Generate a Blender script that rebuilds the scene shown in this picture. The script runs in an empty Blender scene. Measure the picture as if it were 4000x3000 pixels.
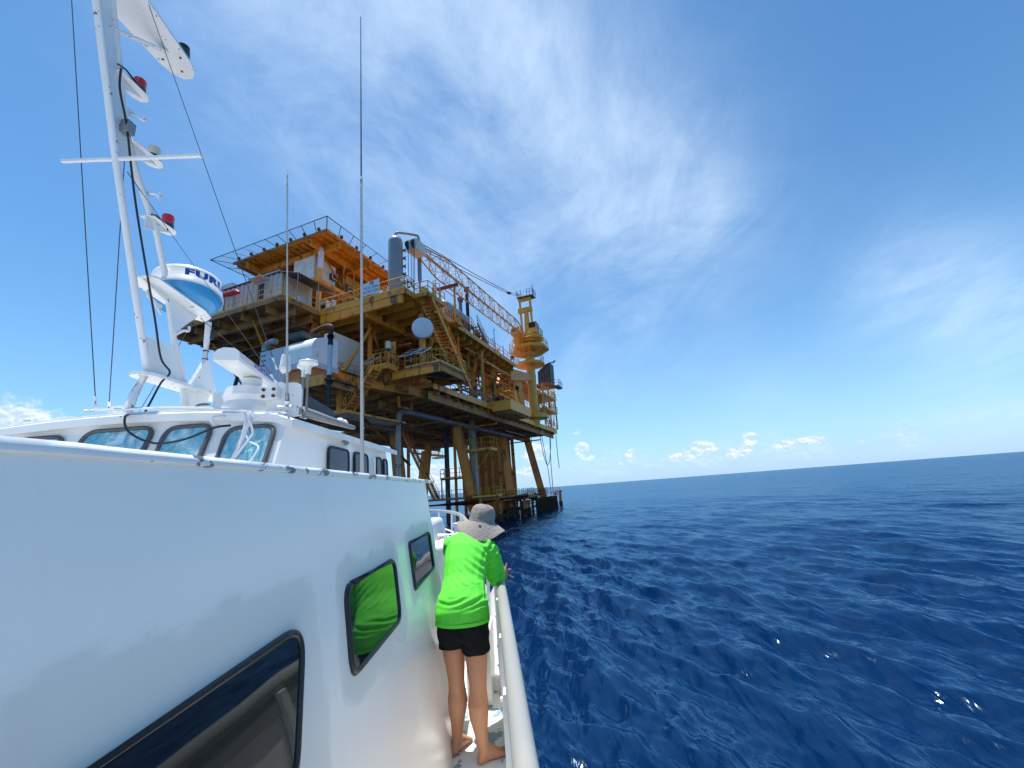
EXPOSURE = 0.66
CIRRUS = 0.72
SKYTINT = (0.60, 0.97, 1.11, 1)
HORIZON = (3.3, 4.7, 6.4, 1)
CIRCOL = (5.9, 7.1, 8.4, 1)
WAVE = 0.76
SEACOL = (0.0008, 0.016, 0.06, 1)
SEABUMP = 0.16
import bpy, math, random
import numpy as np
from mathutils import Vector, Matrix, noise as mnoise
rnd = random.Random(7)
SC = bpy.context.scene
COL = SC.collection
V = Vector
WL = {}          # object name -> world location of its origin

# ------------------------------------------------------------------ materials
def nodes_of(m):
    m.use_nodes = True
    nt = m.node_tree
    nt.nodes.clear()
    return nt, nt.nodes, nt.links

def mat(name, col, rough=0.5, metal=0.0, dirt=0.0, dirt_col=(0.1, 0.07, 0.04), rust=0.0, rust_col=(0.13, 0.045, 0.015),
        scale=1.0, bump=0.0, bump_scale=40.0, coat=0.0, stretch=(1, 1, 1), spec=0.5, vary=0.0, rust_scale=3.0):
    m = bpy.data.materials.new(name)
    nt, N, L = nodes_of(m)
    out = N.new('ShaderNodeOutputMaterial'); b = N.new('ShaderNodeBsdfPrincipled')
    L.new(b.outputs[0], out.inputs[0])
    b.inputs['Base Color'].default_value = (*col, 1)
    b.inputs['Roughness'].default_value = rough
    b.inputs['Metallic'].default_value = metal
    b.inputs['Coat Weight'].default_value = coat
    b.inputs['Specular IOR Level'].default_value = spec
    tc = N.new('ShaderNodeTexCoord'); mp = N.new('ShaderNodeMapping')
    mp.inputs['Scale'].default_value = stretch
    L.new(tc.outputs['Object'], mp.inputs[0])
    cur = None
    def mix(fac_sock, a, c2):
        x = N.new('ShaderNodeMix'); x.data_type = 'RGBA'
        L.new(fac_sock, x.inputs[0])
        if a is None: x.inputs[6].default_value = (*col, 1)
        else: L.new(a, x.inputs[6])
        x.inputs[7].default_value = (*c2, 1)
        return x.outputs[2]
    def nz(sc, detail, lo, hi, amt, seed=0.0):
        n = N.new('ShaderNodeTexNoise'); n.noise_dimensions = '4D'
        n.inputs['Scale'].default_value = sc; n.inputs['Detail'].default_value = detail
        n.inputs['Roughness'].default_value = 0.62; n.inputs['W'].default_value = seed
        L.new(mp.outputs[0], n.inputs['Vector'])
        r = N.new('ShaderNodeMapRange'); r.inputs[1].default_value = lo; r.inputs[2].default_value = hi
        r.inputs[3].default_value = 0; r.inputs[4].default_value = amt
        L.new(n.outputs[0], r.inputs[0])
        return r.outputs[0]
    if vary > 0:
        cur = mix(nz(0.7 * scale, 3, 0.35, 0.65, vary, 3.1), cur, tuple(min(1, c * 0.72) for c in col))
    if dirt > 0:
        cur = mix(nz(1.6 * scale, 6, 0.42, 0.72, dirt, 1.7), cur, dirt_col)
    if rust > 0:
        lo = 0.66 - 0.22 * rust
        cur = mix(nz(rust_scale * scale, 8, lo, lo + 0.09, 0.95, 5.3), cur, rust_col)
    if cur is not None: L.new(cur, b.inputs['Base Color'])
    if bump > 0:
        n = N.new('ShaderNodeTexNoise'); n.inputs['Scale'].default_value = bump_scale; n.inputs['Detail'].default_value = 4
        L.new(tc.outputs['Object'], n.inputs['Vector'])
        bp = N.new('ShaderNodeBump'); bp.inputs['Strength'].default_value = bump; bp.inputs['Distance'].default_value = 0.02
        L.new(n.outputs[0], bp.inputs['Height']); L.new(bp.outputs[0], b.inputs['Normal'])
    return m

M = {}
YEL = (0.92, 0.34, 0.022)
M['yellow'] = mat('yellow_paint', YEL, 0.45, dirt=0.35, dirt_col=(0.40, 0.13, 0.022), rust=0.60, scale=0.6, vary=0.9, stretch=(1, 1, 0.45))
M['yellow2'] = mat('faded_yellow_paint', (0.92, 0.39, 0.06), 0.5, dirt=0.35, dirt_col=(0.45, 0.2, 0.04), rust=0.25, scale=0.6)
M['orange'] = mat('orange_yellow_paint', (0.56, 0.28, 0.03), 0.5, dirt=0.7, dirt_col=(0.42, 0.15, 0.02), rust=0.4, scale=0.5)
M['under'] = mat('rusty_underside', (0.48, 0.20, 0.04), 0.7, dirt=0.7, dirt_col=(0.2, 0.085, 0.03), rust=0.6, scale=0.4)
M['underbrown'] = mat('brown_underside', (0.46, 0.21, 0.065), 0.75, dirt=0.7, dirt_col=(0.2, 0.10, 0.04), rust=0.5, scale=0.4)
M['crane'] = mat('crane_yellow', (0.66, 0.37, 0.035), 0.45, dirt=0.4, dirt_col=(0.4, 0.2, 0.03), rust=0.33, scale=0.6)
M['boom'] = mat('boom_tan', (0.55, 0.31, 0.11), 0.55, dirt=0.4, dirt_col=(0.4, 0.18, 0.05), rust=0.4)
M['rail'] = mat('rail_yellow', (0.74, 0.40, 0.05), 0.5, rust=0.45, scale=1.0)
M['railgray'] = mat('rail_galvanised', (0.32, 0.33, 0.34), 0.5, 0.3, rust=0.3)
M['grating'] = mat('deck_grating', (0.14, 0.12, 0.1), 0.8, rust=0.6)
M['leg'] = mat('jacket_paint', (0.80, 0.275, 0.035), 0.55, dirt=0.55, dirt_col=(0.5, 0.18, 0.03), rust=0.42, scale=0.3, stretch=(1, 1, 0.22), vary=0.5)
M['legrust'] = mat('rusty_jacket', (0.64, 0.20, 0.035), 0.7, dirt=0.6, dirt_col=(0.36, 0.13, 0.035), rust=0.6, scale=0.5)
M['marine'] = mat('marine_growth', (0.05, 0.036, 0.02), 0.9, dirt=0.7, dirt_col=(0.10, 0.065, 0.03), scale=2, bump=1.0, bump_scale=6)
M['rusty'] = mat('rusty_steel', (0.17, 0.065, 0.02), 0.75, dirt=0.5, dirt_col=(0.05, 0.03, 0.02), rust=0.5)
M['steel'] = mat('gray_steel', (0.2, 0.22, 0.24), 0.5, 0.2, dirt=0.4, rust=0.25)
M['vessel'] = mat('gray_vessel_paint', (0.25, 0.265, 0.285), 0.45, dirt=0.2, dirt_col=(0.1, 0.1, 0.1), rust=0.08, scale=0.6)
M['pipegray'] = mat('gray_pipe_paint', (0.33, 0.34, 0.34), 0.5, dirt=0.4, rust=0.35, scale=0.8)
M['black'] = mat('black_paint', (0.012, 0.012, 0.013), 0.5)
M['darkgray'] = mat('dark_gray', (0.05, 0.055, 0.065), 0.6, dirt=0.3)
M['tank'] = mat('white_tank_paint', (0.9, 0.87, 0.83), 0.45, dirt=0.2, dirt_col=(0.4, 0.36, 0.3), rust=0.12, scale=0.5, stretch=(1, 1, 0.4))
M['cream'] = mat('cream_panel', (0.76, 0.67, 0.58), 0.55, dirt=0.4, dirt_col=(0.33, 0.27, 0.2), rust=0.1, scale=0.6)
M['cabin'] = mat('portacabin_gray', (0.52, 0.51, 0.46), 0.55, dirt=0.5, dirt_col=(0.34, 0.3, 0.23), rust=0.22, scale=0.6, stretch=(1, 1, 0.3))
M['grayblue'] = mat('pale_blue_panel', (0.5, 0.57, 0.65), 0.5, dirt=0.4, dirt_col=(0.2, 0.21, 0.22), rust=0.15, scale=0.7)
M['red'] = mat('red_plastic', (0.5, 0.02, 0.02), 0.5, dirt=0.3)
M['dish'] = mat('dish_white', (0.62, 0.65, 0.68), 0.4, dirt=0.2, dirt_col=(0.4, 0.38, 0.33))
M['solar'] = mat('solar_cells', (0.02, 0.03, 0.05), 0.15)
M['alum'] = mat('aluminium_frame', (0.75, 0.76, 0.77), 0.4, 0.3)
M['signwhite'] = mat('sign_board', (0.66, 0.68, 0.74), 0.5, dirt=0.2, dirt_col=(0.4, 0.35, 0.3))
M['ink'] = mat('sign_ink', (0.015, 0.02, 0.03), 0.6)
M['wire'] = mat('steel_wire', (0.09, 0.075, 0.075), 0.5, 0.2)
M['rubber'] = mat('black_rubber', (0.012, 0.012, 0.014), 0.4, bump=0.1)
M['rubbergray'] = mat('weathered_gasket', (0.10, 0.10, 0.105), 0.6, dirt=0.5, dirt_col=(0.03, 0.03, 0.03), scale=6)
M['lensred'] = mat('red_lens', (0.62, 0.01, 0.02), 0.15, coat=0.5)
M['lensclear'] = mat('clear_lens', (0.62, 0.58, 0.42), 0.12, coat=0.5)
M['lamphouse'] = mat('dark_green_lamp_housing', (0.015, 0.05, 0.05), 0.4)
M['cablewhite'] = mat('white_cable', (0.72, 0.72, 0.72), 0.5, dirt=0.4, dirt_col=(0.45, 0.42, 0.38), scale=8)
M['skyblue'] = mat('blue_radome_base', (0.03, 0.27, 0.56), 0.35)
M['radwhite'] = mat('white_radome', (0.78, 0.78, 0.76), 0.32, coat=0.2)
M['brandblue'] = mat('blue_letters', (0.01, 0.07, 0.38), 0.45)
M['rustbolt'] = mat('rusty_bolt', (0.16, 0.03, 0.012), 0.8)
M['traygray'] = mat('gray_tray', (0.24, 0.245, 0.25), 0.5, dirt=0.3)
M['skin'] = mat('tanned_skin', (0.55, 0.27, 0.15), 0.5, dirt=0.35, dirt_col=(0.45, 0.18, 0.095), scale=9, spec=0.35, bump=0.12, bump_scale=120)
M['hair'] = mat('brown_hair', (0.06, 0.032, 0.02), 0.6)
M['lime'] = mat('lime_jersey', (0.13, 0.74, 0.06), 0.75, bump=0.06, bump_scale=220, spec=0.25)
M['blackcloth'] = mat('black_jersey', (0.009, 0.009, 0.01), 0.85, bump=0.1, bump_scale=60, spec=0.2)
M['hat'] = mat('taupe_nylon', (0.285, 0.255, 0.228), 0.75, bump=0.35, bump_scale=45, spec=0.25)
M['crumple'] = M['hat']

def boat_white(name, chips=0.0, chip_col=(0.12, 0.12, 0.125), stain=False, rough=0.32, wave=0.0, grime=0.25, chip_scale=5.0, col=(0.80, 0.80, 0.79)):
    m = bpy.data.materials.new(name)
    nt, N, L = nodes_of(m)
    out = N.new('ShaderNodeOutputMaterial'); b = N.new('ShaderNodeBsdfPrincipled'); L.new(b.outputs[0], out.inputs[0])
    b.inputs['Roughness'].default_value = rough
    tc = N.new('ShaderNodeTexCoord')
    def nz(sc, lo, hi, detail=6, st=(1, 1, 1), w=0.0):
        mp = N.new('ShaderNodeMapping'); mp.inputs['Scale'].default_value = st; L.new(tc.outputs['Object'], mp.inputs[0])
        n = N.new('ShaderNodeTexNoise'); n.noise_dimensions = '4D'; n.inputs['Scale'].default_value = sc
        n.inputs['Detail'].default_value = detail; n.inputs['Roughness'].default_value = 0.6; n.inputs['W'].default_value = w
        L.new(mp.outputs[0], n.inputs['Vector'])
        r = N.new('ShaderNodeMapRange'); r.inputs[1].default_value = lo; r.inputs[2].default_value = hi; L.new(n.outputs[0], r.inputs[0])
        return r.outputs[0], n
    def mixc(f, a, c2):
        x = N.new('ShaderNodeMix'); x.data_type = 'RGBA'; L.new(f, x.inputs[0])
        if isinstance(a, tuple): x.inputs[6].default_value = (*a, 1)
        else: L.new(a, x.inputs[6])
        x.inputs[7].default_value = (*c2, 1); return x.outputs[2]
    g, _ = nz(2.2, 0.45, 0.8, st=(1, 1, 0.35), w=2.0)
    gm = N.new('ShaderNodeMath'); gm.operation = 'MULTIPLY'; gm.inputs[1].default_value = grime; L.new(g, gm.inputs[0])
    cur = mixc(gm.outputs[0], col, (0.55, 0.50, 0.40))
    if stain:
        at = N.new('ShaderNodeAttribute'); at.attribute_name = 'stain'
        cur2 = mixc(at.outputs['Fac'], cur, (0.70, 0.68, 0.63)); cur = cur2
        rr = N.new('ShaderNodeMapRange'); rr.inputs[3].default_value = rough; rr.inputs[4].default_value = 0.6
        L.new(at.outputs['Fac'], rr.inputs[0]); L.new(rr.outputs[0], b.inputs['Roughness'])
    if stain:
        dr, _ = nz(7.0, 0.60, 0.78, 5, st=(1, 1.6, 0.10), w=11.0)
        dm = N.new('ShaderNodeMath'); dm.operation = 'MULTIPLY'; dm.inputs[1].default_value = 0.20; L.new(dr, dm.inputs[0]); cur = mixc(dm.outputs[0], cur, (0.60, 0.55, 0.45))
        sp, _ = nz(26.0, 0.74, 0.77, 3, st=(1, 1, .6), w=13.0); sm_ = N.new('ShaderNodeMath'); sm_.operation = 'MULTIPLY'; sm_.inputs[1].default_value = 0.5; L.new(sp, sm_.inputs[0]); cur = mixc(sm_.outputs[0], cur, (0.30, 0.29, 0.28))
    if chips > 0:
        lo = 0.72 - 0.2 * chips
        c, _ = nz(chip_scale, lo, lo + 0.02, 5, w=7.7)
        cur = mixc(c, cur, chip_col)
    L.new(cur, b.inputs['Base Color'])
    h, n = nz(1.6, 0, 1, 2, st=(1, 1, 1), w=4.0)
    bp = N.new('ShaderNodeBump'); bp.inputs['Strength'].default_value = 0.25 + wave; bp.inputs['Distance'].default_value = 0.02
    L.new(n.outputs[0], bp.inputs['Height']); L.new(bp.outputs[0], b.inputs['Normal'])
    return m
M['boat'] = boat_white('boat_white', 0.0)
M['wall'] = boat_white('cabin_gelcoat', 0.0, stain=True, rough=0.22, wave=0.1, grime=0.12, col=(0.92, 0.87, 0.81))
M['boatchip'] = boat_white('chipped_white', 0.55, chip_scale=14, grime=0.5)
M['capchip'] = boat_white('chipped_cap', 0.80, chip_scale=13.0, grime=0.35)
M['mastwhite'] = boat_white('mast_white', 0.4, chip_scale=19, grime=0.35)
M['roofwhite'] = boat_white('roof_white', 0.15, chip_scale=9, grime=0.8)
M['deck'] = boat_white('worn_deck', 0.75, chip_col=(0.22, 0.33, 0.38), rough=0.6, chip_scale=9, grime=0.6)
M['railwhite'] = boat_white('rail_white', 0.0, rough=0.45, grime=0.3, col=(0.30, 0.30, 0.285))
M['whip'] = boat_white('whip_tube', 0.2, rough=0.45, grime=0.4, col=(0.42, 0.44, 0.44), chip_col=(0.75, 0.75, 0.75), chip_scale=20)
M['sideglass'] = mat('side_window_film', (0.03, 0.034, 0.055), 0.25, spec=0.3)

def glass_dark():
    m = bpy.data.materials.new('dark_tinted_glass'); nt, N, L = nodes_of(m)
    out = N.new('ShaderNodeOutputMaterial'); b = N.new('ShaderNodeBsdfPrincipled'); L.new(b.outputs[0], out.inputs[0])
    b.inputs['Base Color'].default_value = (0.010, 0.012, 0.014, 1); b.inputs['Roughness'].default_value = 0.03
    b.inputs['IOR'].default_value = 1.48; b.inputs['Specular IOR Level'].default_value = 0.45
    ge = N.new('ShaderNodeNewGeometry'); nn = N.new('ShaderNodeTexNoise'); nn.inputs['Scale'].default_value = 3.0; nn.inputs['Detail'].default_value = 1
    ms = N.new('ShaderNodeVectorMath'); ms.operation = 'SUBTRACT'; ms.inputs[1].default_value = (0.5, 0.5, 0.5); sc_ = N.new('ShaderNodeVectorMath'); sc_.operation = 'SCALE'; sc_.inputs['Scale'].default_value = 0.03
    a1_ = N.new('ShaderNodeVectorMath'); a1_.inputs[1].default_value = (0, 0.055, 0); a2_ = N.new('ShaderNodeVectorMath'); nm_ = N.new('ShaderNodeVectorMath'); nm_.operation = 'NORMALIZE'
    tcg = N.new('ShaderNodeTexCoord'); L.new(tcg.outputs['Object'], nn.inputs['Vector']); L.new(nn.outputs['Color'], ms.inputs[0]); L.new(ms.outputs[0], sc_.inputs[0])
    L.new(ge.outputs['Normal'], a1_.inputs[0]); L.new(a1_.outputs[0], a2_.inputs[0]); L.new(sc_.outputs[0], a2_.inputs[1]); L.new(a2_.outputs[0], nm_.inputs[0]); L.new(nm_.outputs[0], b.inputs['Normal'])
    return m
M['glass'] = glass_dark()
def foil_mat():
    m = bpy.data.materials.new('crumpled_foil_curtain'); nt, N, L = nodes_of(m)
    out = N.new('ShaderNodeOutputMaterial'); b = N.new('ShaderNodeBsdfPrincipled'); L.new(b.outputs[0], out.inputs[0])
    tc = N.new('ShaderNodeTexCoord'); mp = N.new('ShaderNodeMapping'); mp.inputs['Scale'].default_value = (2.2, 1, 1.3)
    mp.inputs['Rotation'].default_value = (0, 0.5, 0); L.new(tc.outputs['Object'], mp.inputs[0])
    n = N.new('ShaderNodeTexNoise'); n.inputs['Scale'].default_value = 5.5; n.inputs['Detail'].default_value = 5; n.inputs['Distortion'].default_value = 1.2
    L.new(mp.outputs[0], n.inputs['Vector'])
    r = N.new('ShaderNodeValToRGB'); e = r.color_ramp.elements
    e[0].position = 0.3; e[0].color = (0.16, 0.45, 0.58, 1); e[1].position = 0.68; e[1].color = (0.93, 0.96, 0.95, 1)
    k = e.new(0.5); k.color = (0.36, 0.68, 0.76, 1)
    L.new(n.outputs[0], r.inputs[0]); L.new(r.outputs[0], b.inputs['Base Color'])
    b.inputs['Roughness'].default_value = 0.3
    bp = N.new('ShaderNodeBump'); bp.inputs['Strength'].default_value = 0.8; bp.inputs['Distance'].default_value = 0.05
    L.new(n.outputs[0], bp.inputs['Height']); L.new(bp.outputs[0], b.inputs['Normal'])
    return m
M['foil'] = foil_mat()
def clear_glass():
    m = bpy.data.materials.new('window_glass'); nt, N, L = nodes_of(m)
    out = N.new('ShaderNodeOutputMaterial'); t = N.new('ShaderNodeBsdfTransparent'); g = N.new('ShaderNodeBsdfGlossy')
    t.inputs[0].default_value = (0.85, 0.93, 0.95, 1); g.inputs['Roughness'].default_value = 0.03
    lw = N.new('ShaderNodeLayerWeight'); lw.inputs[0].default_value = 0.5; pw = N.new('ShaderNodeMath'); pw.operation = 'POWER'; pw.inputs[1].default_value = 4.0; L.new(lw.outputs['Facing'], pw.inputs[0])
    f = N.new('ShaderNodeMath'); f.operation = 'MULTIPLY_ADD'; f.inputs[1].default_value = 0.8; f.inputs[2].default_value = 0.04; L.new(pw.outputs[0], f.inputs[0]); x = N.new('ShaderNodeMixShader')
    L.new(f.outputs[0], x.inputs[0]); L.new(t.outputs[0], x.inputs[1]); L.new(g.outputs[0], x.inputs[2]); L.new(x.outputs[0], out.inputs[0])
    return m
M['pane'] = clear_glass()
def net_mat():
    m = bpy.data.materials.new('safety_netting'); nt, N, L = nodes_of(m)
    out = N.new('ShaderNodeOutputMaterial'); t = N.new('ShaderNodeBsdfTransparent'); g = N.new('ShaderNodeBsdfDiffuse')
    g.inputs[0].default_value = (0.05, 0.06, 0.12, 1); x = N.new('ShaderNodeMixShader'); x.inputs[0].default_value = 0.10
    L.new(t.outputs[0], x.inputs[1]); L.new(g.outputs[0], x.inputs[2]); L.new(x.outputs[0], out.inputs[0])
    return m
M['net'] = net_mat()

# ------------------------------------------------------------------ mesh building
def frame(d, up=V((0, 0, 1))):
    d = d.normalized()
    if abs(d.dot(up)) > 0.97: up = V((0, 1, 0)) if abs(d.y) < 0.9 else V((1, 0, 0))
    s = d.cross(up).normalized(); u = s.cross(d).normalized()
    return s, u

class MB:
    def __init__(s): s.v = []; s.f = []
    def add(s, vs, fs):
        o = len(s.v); s.v += [V(p) for p in vs]; s.f += [tuple(i + o for i in f) for f in fs]; return s
    def hexa(s, p):     # 8 points: bottom 4 (ccw) then top 4
        return s.add(p, [(3, 2, 1, 0), (4, 5, 6, 7), (0, 1, 5, 4), (1, 2, 6, 5), (2, 3, 7, 6), (3, 0, 4, 7)])
    def box(s, a, b):
        x0, y0, z0 = a; x1, y1, z1 = b
        return s.hexa([(x0, y0, z0), (x1, y0, z0), (x1, y1, z0), (x0, y1, z0), (x0, y0, z1), (x1, y0, z1), (x1, y1, z1), (x0, y1, z1)])
    def pbox(s, u0, u1, v0, v1, z0, z1):
        return s.hexa([P(u0, v1, z0), P(u0, v0, z0), P(u1, v0, z0), P(u1, v1, z0), P(u0, v1, z1), P(u0, v0, z1), P(u1, v0, z1), P(u1, v1, z1)])
    def beam(s, p, q, w, h, up=V((0, 0, 1))):
        p = V(p); q = V(q); a, b = frame(q - p, up); a = a * (w / 2); b = b * (h / 2)
        return s.hexa([p - a - b, p + a - b, q + a - b, q - a - b, p - a + b, p + a + b, q + a + b, q - a + b])
    def ibeam(s, p, q, w, h, t=0.06):
        up = V((0, 0, 1)); p = V(p); q = V(q)
        s.beam(p + up * (h / 2 - t / 2), q + up * (h / 2 - t / 2), w, t)
        s.beam(p - up * (h / 2 - t / 2), q - up * (h / 2 - t / 2), w, t)
        return s.beam(p, q, t, h - 2 * t)
    def tube(s, p, q, r, n=8, r2=None):
        return s.path([p, q], [r, r if r2 is None else r2], n)
    def path(s, pts, r, n=8, cap=True, closed=False):
        pts = [V(p) for p in pts]; m = len(pts)
        rs = r if isinstance(r, (list, tuple)) else [r] * m
        vs = []; prev = None
        for i, p in enumerate(pts):
            d = (pts[min(i + 1, m - 1)] - pts[max(i - 1, 0)])
            if closed: d = pts[(i + 1) % m] - pts[i - 1]
            if d.length < 1e-9: d = V((0, 0, 1))
            d.normalize()
            if prev is None: a, b = frame(d)
            else:
                a = prev - d * prev.dot(d)
                if a.length < 1e-6: a, b = frame(d)
                a.normalize(); b = d.cross(a)
            prev = a
            for k in range(n):
                t = 2 * math.pi * k / n
                vs.append(p + (a * math.cos(t) + b * math.sin(t)) * rs[i])
        fs = []
        for i in range(m if closed else m - 1):
            j = (i + 1) % m
            for k in range(n):
                k2 = (k + 1) % n
                fs.append((i * n + k, i * n + k2, j * n + k2, j * n + k))
        if cap and not closed:
            fs.append(tuple(range(n - 1, -1, -1))); fs.append(tuple((m - 1) * n + k for k in range(n)))
        return s.add(vs, fs)
    def lathe(s, prof, c, axis=(0, 0, 1), n=20, up=None, cap=True):   # prof: (radius, height)
        c = V(c); ax = V(axis).normalized(); a, b = frame(ax) if up is None else (V(up).normalized(), ax.cross(V(up)).normalized())
        vs = []
        for r, h in prof:
            for k in range(n):
                t = 2 * math.pi * k / n; vs.append(c + ax * h + (a * math.cos(t) + b * math.sin(t)) * max(r, 1e-4))
        fs = []
        for i in range(len(prof) - 1):
            for k in range(n):
                k2 = (k + 1) % n; fs.append((i * n + k, i * n + k2, (i + 1) * n + k2, (i + 1) * n + k))
        if cap:
            fs.append(tuple(range(n - 1, -1, -1))); fs.append(tuple((len(prof) - 1) * n + k for k in range(n)))
        return s.add(vs, fs)
    def extr(s, poly, d):        # polygon (list of 3d points) extruded by vector d
        poly = [V(p) for p in poly]; d = V(d); n = len(poly)
        return s.add(poly + [p + d for p in poly], [tuple(range(n - 1, -1, -1)), tuple(range(n, 2 * n))] + [(i, (i + 1) % n, n + (i + 1) % n, n + i) for i in range(n)])
    def loft(s, rings):          # rings: (center, side vec, ra, rb, axis)
        n = 16; vs = []
        for c, sd, ax, ra, rb in rings:
            ax = V(ax).normalized(); sd = V(sd); sd = (sd - ax * sd.dot(ax)).normalized(); up = ax.cross(sd)
            for k in range(n):
                t = 2 * math.pi * k / n
                vs.append(V(c) + sd * (ra * math.cos(t)) + up * (rb * math.sin(t)))
        fs = []
        for i in range(len(rings) - 1):
            for k in range(n):
                k2 = (k + 1) % n; fs.append((i * n + k, i * n + k2, (i + 1) * n + k2, (i + 1) * n + k))
        fs.append(tuple(range(n - 1, -1, -1))); fs.append(tuple((len(rings) - 1) * n + k for k in range(n)))
        return s.add(vs, fs)
    def ball(s, c, r, n=12, sc=(1, 1, 1)):
        pr = []
        for i in range(n // 2 + 1):
            t = math.pi * i / (n // 2); pr.append((math.sin(t), -math.cos(t)))
        vs = []; fs = []
        m = len(pr)
        for a, h in pr:
            for k in range(n):
                t = 2 * math.pi * k / n
                vs.append(V(c) + V((max(a, 1e-3) * math.cos(t) * sc[0], max(a, 1e-3) * math.sin(t) * sc[1], h * sc[2])) * r)
        for i in range(m - 1):
            for k in range(n):
                k2 = (k + 1) % n; fs.append((i * n + k, i * n + k2, (i + 1) * n + k2, (i + 1) * n + k))
        fs.append(tuple(range(n - 1, -1, -1))); fs.append(tuple((m - 1) * n + k for k in range(n)))
        return s.add(vs, fs)
    def mesh(s, name, o=V((0, 0, 0))):
        me = bpy.data.meshes.new(name); me.from_pydata([tuple(p - o) for p in s.v], [], s.f); me.update(); return me
    def build(s, name, m, parent=None, smooth=False, loc=None, label=None):
        if parent is not None: o = WL[parent.name]
        elif loc is not None: o = V(loc)
        else:
            o = V((sum(p.x for p in s.v) / len(s.v), sum(p.y for p in s.v) / len(s.v), min(p.z for p in s.v)))
        me = s.mesh(name, o)
        me.materials.append(M[m] if isinstance(m, str) else m)
        if smooth:
            me.shade_smooth()
            try: me.set_sharp_from_angle(angle=math.radians(55))
            except Exception: pass
        return link(name, me, parent, o, label)

def link(name, me, parent, o, label=None):
    ob = bpy.data.objects.new(name, me); COL.objects.link(ob)
    if parent is not None: ob.parent = parent
    else: ob.location = o
    WL[ob.name] = V(o)
    if label: ob['label'] = label
    return ob

def smooth_by_angle(ob, ang=40):
    me = ob.data; me.shade_smooth()
    try: me.set_sharp_from_angle(angle=math.radians(ang))
    except Exception: pass
    return ob

def thing(name, label, cat, loc=(0, 0, 0), group=None, rz=0.0):
    o = bpy.data.objects.new(name, None); COL.objects.link(o); o.location = loc; o.empty_display_size = 0.3
    o.rotation_euler = (0, 0, rz)
    WL[o.name] = V(loc); tag(o, label, cat, group); return o
def tag(o, label=None, cat=None, group=None, kind=None):
    if label: o['label'] = label
    if cat: o['category'] = cat
    if group: o['group'] = group
    if kind: o['kind'] = kind
    return o
def copy_tree(o, parent=None):
    c = o.copy(); COL.objects.link(c); WL[c.name] = V(WL[o.name])
    if parent is not None: c.parent = parent
    for ch in list(o.children): copy_tree(ch, c)
    return c
def copies(root, locs, labels):
    out = []
    for l, lb in zip(locs, labels):
        c = copy_tree(root); c.location = l; c['label'] = lb; out.append(c)
    return out
def remesh(mb, vox, smooth_it=3):
    me = mb.mesh('tmp'); ob = bpy.data.objects.new('tmp', me); COL.objects.link(ob)
    r = ob.modifiers.new('r', 'REMESH'); r.mode = 'VOXEL'; r.voxel_size = vox; r.adaptivity = 0
    if smooth_it:
        sm = ob.modifiers.new('s', 'SMOOTH'); sm.factor = 0.5; sm.iterations = smooth_it
    dg = bpy.context.evaluated_depsgraph_get()
    res = bpy.data.meshes.new_from_object(ob.evaluated_get(dg))
    bpy.data.objects.remove(ob); bpy.data.meshes.remove(me)
    return res
def text_verts(txt, size, offset=0.0, space=1.0):
    cu = bpy.data.curves.new('t', 'FONT'); cu.body = txt; cu.size = size; cu.extrude = 0.0; cu.offset = offset; cu.space_character = space
    cu.align_x = 'CENTER'; cu.align_y = 'CENTER'; cu.resolution_u = 3
    ob = bpy.data.objects.new('t', cu); COL.objects.link(ob)
    dg = bpy.context.evaluated_depsgraph_get()
    me = bpy.data.meshes.new_from_object(ob.evaluated_get(dg))
    vs = [tuple(v.co) for v in me.vertices]; fs = [tuple(p.vertices) for p in me.polygons]
    bpy.data.objects.remove(ob); bpy.data.meshes.remove(me); bpy.data.curves.remove(cu)
    return vs, fs

# platform axes: u runs away along the platform, v runs to its left
BA = math.radians(20.35)
eB = V((math.sin(BA), math.cos(BA), 0)); eA = V((-math.cos(BA), math.sin(BA), 0)); eZ = V((0, 0, 1))
def P(u, v, z): return eB * u + eA * v + eZ * z
def catmull(pts, n=8):
    pts = [V(p) for p in pts]; out = []
    for i in range(len(pts) - 1):
        p0 = pts[max(i - 1, 0)]; p1 = pts[i]; p2 = pts[i + 1]; p3 = pts[min(i + 2, len(pts) - 1)]
        for k in range(n):
            t = k / n
            out.append(0.5 * ((2 * p1) + (p2 - p0) * t + (2 * p0 - 5 * p1 + 4 * p2 - p3) * t * t + (3 * p1 - p0 - 3 * p2 + p3) * t ** 3))
    out.append(pts[-1]); return out
# ------------------------------------------------------------------ camera
CH = 3.6
Pt = math.radians(14.28); Rl = math.radians(4.32)
fwd = V((0, math.cos(Pt), math.sin(Pt))); r0 = V((1, 0, 0)); u0 = r0.cross(fwd)
rt = r0 * math.cos(Rl) - u0 * math.sin(Rl); upv = u0 * math.cos(Rl) + r0 * math.sin(Rl)
cd = bpy.data.cameras.new('camera'); cam = bpy.data.objects.new('camera', cd); COL.objects.link(cam)
cd.sensor_width = 36; cd.lens = 36 * 1622 / 4000; cd.clip_start = 0.05; cd.clip_end = 60000
mm = Matrix((rt, upv, -fwd)).transposed().to_4x4(); mm.translation = V((0, 0, CH)); cam.matrix_world = mm
SC.camera = cam
SC.view_settings.view_transform = 'Standard'; SC.view_settings.look = 'None'
SC.view_settings.exposure = EXPOSURE; SC.view_settings.gamma = 1
SC.cycles.max_bounces = 10; SC.cycles.diffuse_bounces = 6; SC.cycles.transparent_max_bounces = 12
SC.cycles.use_denoising = True

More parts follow.
